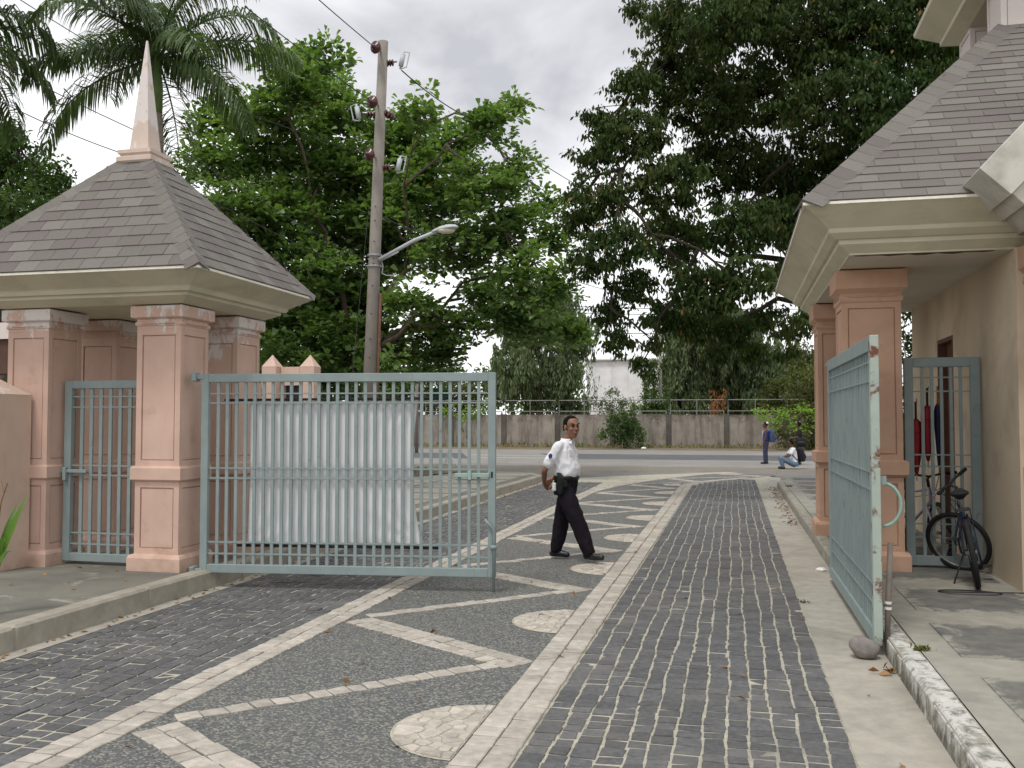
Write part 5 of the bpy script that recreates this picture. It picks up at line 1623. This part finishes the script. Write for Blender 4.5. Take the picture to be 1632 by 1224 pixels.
def hand(m, wrist, direc, palmn, sc=1.0, curl=.9, thumb=1):
    """palm, four fingers of different length bent at two joints, thumb from the side"""
    d = Vector(direc).normalized(); nn = Vector(palmn); nn = (nn - d * nn.dot(d)).normalized(); s = d.cross(nn)
    w_ = Vector(wrist)
    pal = w_ + d * .045 * sc
    for k in (-1.4, -.5, .5, 1.4):
        chain(m, [(w_ + s * k * .012 * sc, .017 * sc), (w_ + d * .085 * sc + s * k * .019 * sc, .0125 * sc)], 8)
    for k, ln in ((-1.5, .062), (-.5, .078), (.5, .084), (1.5, .074)):
        b = w_ + d * .088 * sc + s * k * .0195 * sc
        d1 = (d * math.cos(curl * .6) + nn * math.sin(curl * .6)); d2 = (d * math.cos(curl * 1.5) + nn * math.sin(curl * 1.5)); d3 = (d * math.cos(curl * 2.2) + nn * math.sin(curl * 2.2))
        p1 = b + d1 * ln * .45 * sc; p2 = p1 + d2 * ln * .32 * sc; p3 = p2 + d3 * ln * .25 * sc
        chain(m, [(b, .0095 * sc), (p1, .009 * sc), (p2, .0085 * sc), (p3, .0075 * sc)], 7)
    b = w_ + d * .025 * sc + s * thumb * .028 * sc
    p1 = b + (d * .6 + s * thumb * .7 + nn * .4).normalized() * .040 * sc; p2 = p1 + (d * .75 + s * thumb * .1 + nn * .6).normalized() * .034 * sc
    chain(m, [(b, .013 * sc), (p1, .0105 * sc), (p2, .009 * sc)], 7)

def torso_loft(m, rings, n=20):
    rs = []
    for (cx, cy, cz), rx, ry in rings:
        ring = []
        for k in range(n):
            a = 2 * math.pi * k / n; ca, sa = math.cos(a), math.sin(a)
            ring.append((cx + rx * math.copysign(abs(ca) ** .85, ca), cy + ry * math.copysign(abs(sa) ** .85, sa), cz))
        rs.append(ring)
    m.rings(rs)

def person(label, loc, rz, J, look, cloth, skin='skin', vox=.009, group=None):
    """J: joints in the figure's own frame (x forward, y to its left, z up)"""
    t = thing('person', label, 'person', loc, group, rz if rz else 1e-6)
    O = (0, 0, 0)
    V3 = lambda k: Vector(J[k])
    # continuous body, head to feet
    b = MB()
    hs = head_shells(b, J['head'], look, J.get('hs', 1.0), J.get('hp', 0))
    ch, hip, nk = V3('chest'), V3('hip'), V3('neck')
    chain(b, [(nk, .054), (V3('head') + Vector((-.008, 0, -.06)), .050)], 12)
    chain(b, [(nk - Vector((0, 0, .03)), .065), (ch, .105), (hip, .10)], 12)
    for s in ('r', 'l'):
        sh, el, wr = V3('sh' + s), V3('el' + s), V3('wr' + s)
        chain(b, [(nk - Vector((0, 0, .03)), .045), (sh, .050), (sh.lerp(el, .35), .045), (el, .035), (el.lerp(wr, .3), .036), (wr, .025)], 10)
        hand(b, wr, J['hd' + s], J['hn' + s], J.get('hands', 1.0), .75, 1 if s == 'r' else -1)
        hp, kn, an = V3('hp' + s), V3('kn' + s), V3('an' + s)
        chain(b, [(hip, .09), (hp, .078), (hp.lerp(kn, .5), .066), (kn, .046), (kn.lerp(an, .35), .045), (an, .032)], 10)
        chain(b, [(an, .035), (V3('to' + s), .03)], 8)
    voxel(b, 'body', skin, t, vox, 3, O, .5)
    # hair and eyes
    Rm, c, sc = hs
    h = MB(); i0 = 0
    h.ball((0, 0, 0), (.101 * sc, .081 * sc, .088 * sc), 18, 12)
    for i in range(len(h.v)):
        p = Vector(h.v[i])
        if p.x > .045 * sc and p.z < .052 * sc: p.x = .045 * sc + (p.x - .045 * sc) * .1
        h.v[i] = tuple(c + Rm @ (p + Vector((-.018, 0, .037)) * sc))
    for q in (-1, 1):
        k0 = len(h.v); h.ball((0, 0, 0), (.03 * sc, .012 * sc, .045 * sc), 8, 6)
        for i in range(k0, len(h.v)): h.v[i] = tuple(c + Rm @ (Vector(h.v[i]) + Vector((-.035, q * .072, -.005)) * sc))
    voxel(h, 'hair', cloth.get('hair', 'hair'), t, .009, 2, O)
    for q in (-1, 1):
        e_ = MB(); p = c + Rm @ (Vector((.084, q * .031, .008)) * sc); e_.ball(p, .0095 * sc, 8, 6); e_.build('eye', 'hair', t, True, off=O)
        e_ = MB(); a = c + Rm @ (Vector((.093, q * .018, .033)) * sc); d_ = c + Rm @ (Vector((.078, q * .052, .036)) * sc); e_.tube([a, d_], .0055 * sc, 6); e_.build('eyebrow', 'hair', t, True, off=O)
    # shirt
    s_ = MB()
    torso_loft(s_, J['shirt'])
    if cloth.get('sleeve', 1):
        for s in ('r', 'l'):
            sh, el = V3('sh' + s), V3('el' + s)
            k = cloth.get('sleeve_len', .72)
            chain(s_, [(nk - Vector((0, 0, .045)), .055), (sh, .062), (sh.lerp(el, .4), .066), (sh.lerp(el, k), .066)], 12)
    shirt = voxel(s_, 'shirt', cloth['shirt'], t, .011, 3, O, crease=cloth.get('crease', 0))
    # trousers
    r_ = MB()
    torso_loft(r_, J['waist'])
    for s in ('r', 'l'):
        hp, kn, an = V3('hp' + s), V3('kn' + s), V3('an' + s)
        g_ = cloth.get('baggy', 1.0)
        chain(r_, [(hp, .102), (hp.lerp(kn, .5), .095 * g_), (kn, .082 * g_), (kn.lerp(an, .5), .078 * g_), (an + (kn - an) * .10, .066 * g_)], 12)
    voxel(r_, 'trousers', cloth['trousers'], t, .011, 3, O, crease=cloth.get('crease', 0))
    for s in ('r', 'l'):
        f_ = MB(); an, to = V3('an' + s), V3('to' + s); d_ = (to - an); d_.z = 0 if abs(d_.z) > 10 else d_.z
        heel = an + Vector((-.045, 0, -.045)) if J.get('flat' + s, 1) else an + (to - an).normalized() * -.05 + Vector((0, 0, -.04))
        ball_ = to
        chain(f_, [(heel + Vector((0, 0, .01)), .040), (an.lerp(to, .45) + Vector((0, 0, -.012)), .044), (ball_, .036)], 10)
        chain(f_, [(an + Vector((0, 0, .01)), .044), (heel + Vector((.02, 0, .02)), .042)], 10)
        voxel(f_, 'shoe', cloth.get('shoe', 'shoe_black'), t, .009, 2, O)
    return t, shirt

# --- the guard, strolling to the right with his hands behind his back
GP = at(908, 894, 11.07)
J = dict(head=(.03, 0, 1.585), neck=(-.035, 0, 1.42), chest=(-.06, 0, 1.22), hip=(-.05, 0, .90),
         hs=1.13, shr=(-.065, -.175, 1.355), elr=(-.225, -.225, 1.07), wrr=(-.30, -.075, .905), hdr=(-.15, .85, -.35), hnr=(1, .2, .1),
         shl=(-.065, .175, 1.355), ell=(-.235, .235, 1.07), wrl=(-.29, .085, .93), hdl=(-.25, -.85, -.35), hnl=(1, -.2, .1),
         hpr=(-.04, -.095, .86), knr=(.16, -.10, .445), anr=(.30, -.10, .10), tor=(.455, -.115, .075),
         hpl=(-.06, .095, .86), knl=(-.15, .10, .44), anl=(-.23, .10, .085), tol=(-.085, .115, .045),
         shirt=[((-.035, 0, .985), .132, .168), ((-.03, 0, 1.03), .148, .180), ((-.028, 0, 1.10), .150, .178), ((-.05, 0, 1.20), .136, .188), ((-.062, 0, 1.30), .122, .198), ((-.06, 0, 1.37), .095, .165), ((-.045, 0, 1.415), .068, .085), ((-.032, 0, 1.445), .066, .068)],
         waist=[((-.06, 0, .78), .118, .165), ((-.05, 0, .90), .132, .175), ((-.04, 0, .97), .130, .165), ((-.036, 0, 1.015), .126, .162)], flatr=0)
GLOC = (GP[0], GP[1], .016)
gd, shirt = person('security guard in white short-sleeved shirt and dark trousers, strolling with hands clasped behind', GLOC, R(-14), J, R(-38), dict(shirt='shirt_white', trousers='trouser_navy', sleeve_len=.70, baggy=1.16, crease=.0075), vox=.0075)
m = MB(); torso_loft(m, [((-.045, 0, .955), .138, .174), ((-.043, 0, .96), .144, .180), ((-.040, 0, 1.005), .143, .178), ((-.040, 0, 1.010), .136, .172)], 28); m.build('belt', 'belt_black', gd, True, off=(0, 0, 0))
m = MB(); m.rings([ring_rect(-.045, .005, -.235, -.18, .80), ring_rect(-.055, .03, -.242, -.175, .93), ring_rect(-.05, .03, -.24, -.175, .99), ring_rect(-.075, -.03, -.225, -.185, 1.05)]); hol = m.build('holster', 'belt_black', gd, bevel=.01, off=(0, 0, 0))
m = MB(); m.box(-.125, -.08, -.235, -.195, .83, .93); m.build('flashlight', 'holster_white', gd, bevel=.012, off=(0, 0, 0))
m = MB(); m.box(-.02, .05, -.225, -.18, .88, .96); m.build('pouch', 'belt_black', gd, bevel=.01, off=(0, 0, 0))
m = MB(); m.lathe((-.115, -.287, 1.245), [(.028, 0), (.030, .004), (.024, .008)], 16, (-.25, -1, .2)); m.build('shoulder_patch', 'badge_blue', gd, off=(0, 0, 0))
m = MB()                                    # collar and pocket
for s in (-1, 1):
    m.hexa([(-.09, s * .045, 1.43), (.035, s * .012, 1.405), (.05, s * .055, 1.38), (-.06, s * .085, 1.41), (-.09, s * .052, 1.455), (.040, s * .014, 1.425), (.055, s * .058, 1.39), (-.06, s * .092, 1.42)])
m.build('collar', 'shirt_white', gd, bevel=.003, off=(0, 0, 0))
for s in (-1, 1):
    m = MB(); m.hexa([(.072, s * .045, 1.235), (.050, s * .125, 1.235), (.045, s * .128, 1.32), (.062, s * .045, 1.32), (.082, s * .045, 1.235), (.060, s * .130, 1.235), (.055, s * .133, 1.32), (.070, s * .045, 1.32)])
    m.build('pocket', 'shirt_white', gd, bevel=.003, off=(0, 0, 0))

# --- three students at the kerb of the street
def stand(lean=0.0, armf=0.0):
    return dict(head=(.02, 0, 1.50), neck=(-.01, 0, 1.345), chest=(-.02, 0, 1.16), hip=(0, 0, .86),
         shr=(-.02, -.17, 1.29), elr=(.0, -.20, 1.03), wrr=(.06, -.19, .82), hdr=(.2, 0, -1), hnr=(0, 1, 0),
         shl=(-.02, .17, 1.29), ell=(.0, .20, 1.03), wrl=(.06, .19, .82), hdl=(.2, 0, -1), hnl=(0, -1, 0),
         hpr=(0, -.085, .82), knr=(.02, -.085, .44), anr=(-.01, -.085, .08), tor=(.14, -.09, .04),
         hpl=(0, .085, .82), knl=(.03, .085, .44), anl=(.03, .085, .08), tol=(.18, .09, .04), hs=.95,
         shirt=[((0, 0, .80), .115, .15), ((0, 0, .95), .115, .148), ((-.01, 0, 1.10), .118, .158), ((-.02, 0, 1.22), .112, .168), ((-.02, 0, 1.30), .082, .14), ((-.012, 0, 1.345), .06, .07)],
         waist=[((0, 0, .74), .105, .145), ((0, 0, .86), .115, .15), ((0, 0, .92), .108, .145)])
p = at(1221, 740, 35.9)
st1, _ = person('student standing at the kerb in blue sleeveless jersey, facing left', (p[0], p[1], 0.0), R(176), stand(), R(0), dict(shirt='jersey_blue', trousers='trouser_slate', sleeve=0), 'skin_dark', .012)
for s in (-1, 1):
    m = MB(); m.tube([(.07, s * .10, 1.28), (.0, s * .165, 1.31), (-.07, s * .13, 1.26)], .012, 6); m.build('jersey_trim', 'jersey_trim', st1, True, off=(0, 0, 0))
m = MB(); m.tube([(.10, -.05, .93), (.115, 0, 1.1), (.10, .03, 1.28)], .014, 6); m.build('jersey_trim', 'jersey_trim', st1, True, off=(0, 0, 0))
m = MB(); m.ball((-.05, 0, 1.575), (.055, .07, .055), 12, 8); m.build('headband', 'cap_white', st1, True, off=(0, 0, 0))

def backpack(label, loc, rz, mat, h=.46, w_=.17, d_=.11, tilt=0.0):
    t = thing('backpack', label, 'backpack', loc, None, rz); t.rotation_euler = (0, tilt, rz)
    m = MB(); torso_loft(m, [((0, 0, -h / 2), d_ * .8, w_ * .85), ((0, 0, -h * .45), d_, w_), ((0, 0, 0), d_ * 1.02, w_ * 1.02), ((0, 0, h * .32), d_ * .85, w_ * .9), ((0, 0, h / 2), d_ * .5, w_ * .6)], 18); m.ball((-d_ * .85, 0, -h * .16), (.06, w_ * .75, h * .26), 12, 8)
    b_ = voxel(m, 'bag', mat, t, .013, 3, (0, 0, 0))
    for s in (-1, 1):
        m = MB(); m.tube([(d_ * .7, s * w_ * .5, h * .36), (d_ + .13, s * w_ * .62, h * .34), (d_ + .21, s * w_ * .8, h * .05), (d_ + .08, s * w_ * .85, -h * .30), (d_ * .7, s * w_ * .7, -h * .40)], .017, 6); m.build('strap', mat, t, True, off=(0, 0, 0))
    m = MB(); m.tube([(d_ * .4, -.035, h * .44), (d_ * .3, 0, h * .53), (d_ * .4, .035, h * .44)], .009, 6); m.build('top_loop', mat, t, off=(0, 0, 0))
    m = MB(); m.tube([(-d_ * .85 - .045, -w_ * .5, h * .02), (-d_ * .85 - .058, 0, h * .04), (-d_ * .85 - .045, w_ * .5, h * .02)], .005, 5); m.build('zip', 'steel', t, off=(0, 0, 0))
h_ = R(176)
backpack('blue-grey patterned backpack worn by the standing student in the jersey', (p[0] - math.cos(h_) * .235, p[1] - math.sin(h_) * .235, 1.09), h_, 'pack_blue', .50, .18, .12)

# sitting on the kerb
p2 = at(1262, 748, 32.3)
J2 = dict(head=(.04, 0, .885), neck=(-.02, 0, .735), chest=(-.06, 0, .56), hip=(-.10, 0, .17),
          shr=(-.04, -.17, .68), elr=(.12, -.20, .45), wrr=(.30, -.10, .40), hdr=(1, .3, -.2), hnr=(0, .3, -1),
          shl=(-.04, .17, .68), ell=(.12, .20, .45), wrl=(.30, .10, .40), hdl=(1, -.3, -.2), hnl=(0, -.3, -1),
          hpr=(-.06, -.10, .16), knr=(.36, -.14, .38), anr=(.28, -.12, .06), tor=(.42, -.13, .04),
          hpl=(-.06, .10, .16), knl=(.38, .14, .36), anl=(.33, .13, .06), tol=(.47, .14, .04), hs=.98, hp=R(12),
          shirt=[((-.09, 0, .16), .13, .16), ((-.08, 0, .32), .13, .16), ((-.065, 0, .48), .125, .165), ((-.05, 0, .62), .11, .17), ((-.035, 0, .69), .08, .13), ((-.02, 0, .735), .06, .07)],
          waist=[((-.10, 0, .085), .13, .165), ((-.10, 0, .18), .135, .165), ((-.09, 0, .26), .125, .155)])
st2, _ = person('student in white shirt and jeans squatting low at the end of the right kerb', (p2[0], p2[1], 0.0), R(188), J2, R(0), dict(shirt='shirt_white', trousers='jeans', sleeve_len=.6), 'skin_dark', .012)
h2 = R(188)
backpack('black backpack worn by the squatting student in white', (p2[0] - math.cos(h2) * .315, p2[1] - math.sin(h2) * .315, .50), h2, 'pack_black', .50, .19, .12, R(6))
p3 = at(1274, 742, 35.2)
J3 = stand(); J3.update(elr=(.0, -.19, 1.05), wrr=(.20, -.12, 1.02), hdr=(1, .2, 0), hnr=(0, .5, -.8), ell=(.02, .19, 1.05), wrl=(.22, .08, 1.02), hdl=(1, -.2, 0), hnl=(0, -.5, -.8))
st3, _ = person('student in black shirt standing behind the squatting one, forearm held out', (p3[0], p3[1], 0.0), R(180), J3, R(-25), dict(shirt='shirt_black', trousers='shirt_black', sleeve_len=.7), 'skin_dark', .012)
backpack('black shoulder bag hanging at the hip of the student in black', (p3[0] + .06, p3[1] - .24, .86), R(95), 'pack_black', .34, .20, .08)

# ================================================================== small things on the ground
rock = MB(); rr = np.random.default_rng(3)
c = at(1381, 1052, 7.05); c = np.array([.885, 7.02, .075])
rock.ball(c, (.105, .085, .082), 22, 14)
for i in range(len(rock.v)):
    v = Vector(rock.v[i]); n_ = mnoise.noise(v * 7) * .03 + mnoise.noise(v * 16) * .012
    d = (v - Vector(c)); rock.v[i] = tuple(v + d.normalized() * n_ - Vector((0, 0, max(0, .012 - v.z) * -1)))
tag(rock.build('rock', 'stone_grey', None, True), 'round grey stone on the gutter beside the open gate leaf', 'rock')

def leaf_pile(name, label, c, n, rad, size, mat='leaf_dead', cat='dead leaf'):
    P = np.array(c) + rng.normal(0, rad, (n, 3)) * (1, 1, 0) + np.stack([np.zeros(n), np.zeros(n), rng.uniform(.002, .02, n)], 1)
    me = leaf_mesh('leaf', P, rng.normal(0, 1, (n, 3)) * (1, 1, .25) + (0, 0, .12), np.array([0, 0, 1]) + rng.normal(0, .5, (n, 3)), rng.uniform(.6, 1.3, n) * size, rng.uniform(.3, .6, n) * size)
    o = link(name, me, mat)
    return o
o = leaf_pile('dead_leaf', '', (.975, 6.62, .01), 9, .035, .085); tag(o, 'crumpled reddish dead leaves on the gutter below the grey stone', 'dead leaf')
P = []
for y in np.arange(3.4, 24, .05):
    if rng.random() < .55: P.append((-5.06 + abs(rng.normal(0, .05)), y, .012))
for y in np.arange(15.5, 24.5, .03):
    if rng.random() < .6: P.append((.97 - abs(rng.normal(0, .09)), y, .012))
for k in range(140): P.append((rng.uniform(-4.9, .95), rng.uniform(4, 26), .018))
for k in range(60): P.append((rng.uniform(-8, -5.4), rng.uniform(5, 12), .184))
for k in range(220): P.append((rng.uniform(-14, 10), rng.uniform(27, 37), .0))
P = np.array(P); n = len(P)
me = leaf_mesh('leaf_litter', P, rng.normal(0, 1, (n, 3)) * (1, 1, .12), np.array([0, 0, 1]) + rng.normal(0, .35, (n, 3)), rng.uniform(.035, .085, n), rng.uniform(.015, .04, n))
o = stuff(link('leaf_litter', me, 'leaf_dead')); o['label'] = 'scattered dry brown leaves along kerbs and drive'
def weed(label, c, n, h):
    P = np.array(c) + rng.normal(0, .02, (n, 3)) * (1.6, .6, 0)
    me = leaf_mesh('weed', P, rng.normal(0, .8, (n, 3)) + (0, 0, .5), rng.normal(0, 1, (n, 3)) + (0, 0, 1), rng.uniform(.5, 1.2, n) * h, rng.uniform(.25, .5, n) * h)
    tag(link('weed', me, 'leaf_olive'), label, 'weed', 'weeds in the kerb joints')
weed('small weed growing in the joint on top of the whitewashed kerb', (1.215, 6.75, .142), 60, .05)
weed('tiny weed at the edge of the dark cobbles, left of the gate leaf', (.60, 9.0, .008), 34, .035)
weed('small weed at the far corner of the pavement by the kerb end', (1.22, 22.5, .142), 40, .06)
cbl = MB(); pts = []
for i in range(30):
    a = i / 29 * 2 * math.pi * 1.12; pts.append((2.02 + .26 * math.cos(a + 2.8), 9.02 + .10 * math.sin(a + 2.8), .148 + .0004 * i))
pts += [(2.5, 9.13, .150), (3.0, 9.02, .150), (3.4, 8.9, .150)]
cbl.tube(pts, .0055, 6)
tag(cbl.build('cable', 'dark_metal', None, True), 'loop of thin black cable on the pavement below the bicycle', 'cable')
m = MB(); c = at(1026, 711, 54); m.ball((c[0], c[1], .06), (.16, .10, .08), 8, 5); tag(m.build('litter_bag', 'litter_white', None, True), 'scrap of white litter at the foot of the far wall', 'litter')
m = MB(); c = np.array([.93, 10.9, .01]); m.rings([[(c[0] + r_ * math.cos(a) * (1 + .3 * math.sin(3 * a)), c[1] + r_ * .8 * math.sin(a), c[2] + h) for a in np.linspace(0, 2 * math.pi, 10)[:-1]] for r_, h in ((.05, 0), (.055, .015), (.03, .035), (.008, .03))]); tag(m.build('litter_paper', 'litter_white', None), 'crumpled white paper in the gutter behind the open gate leaf', 'litter')
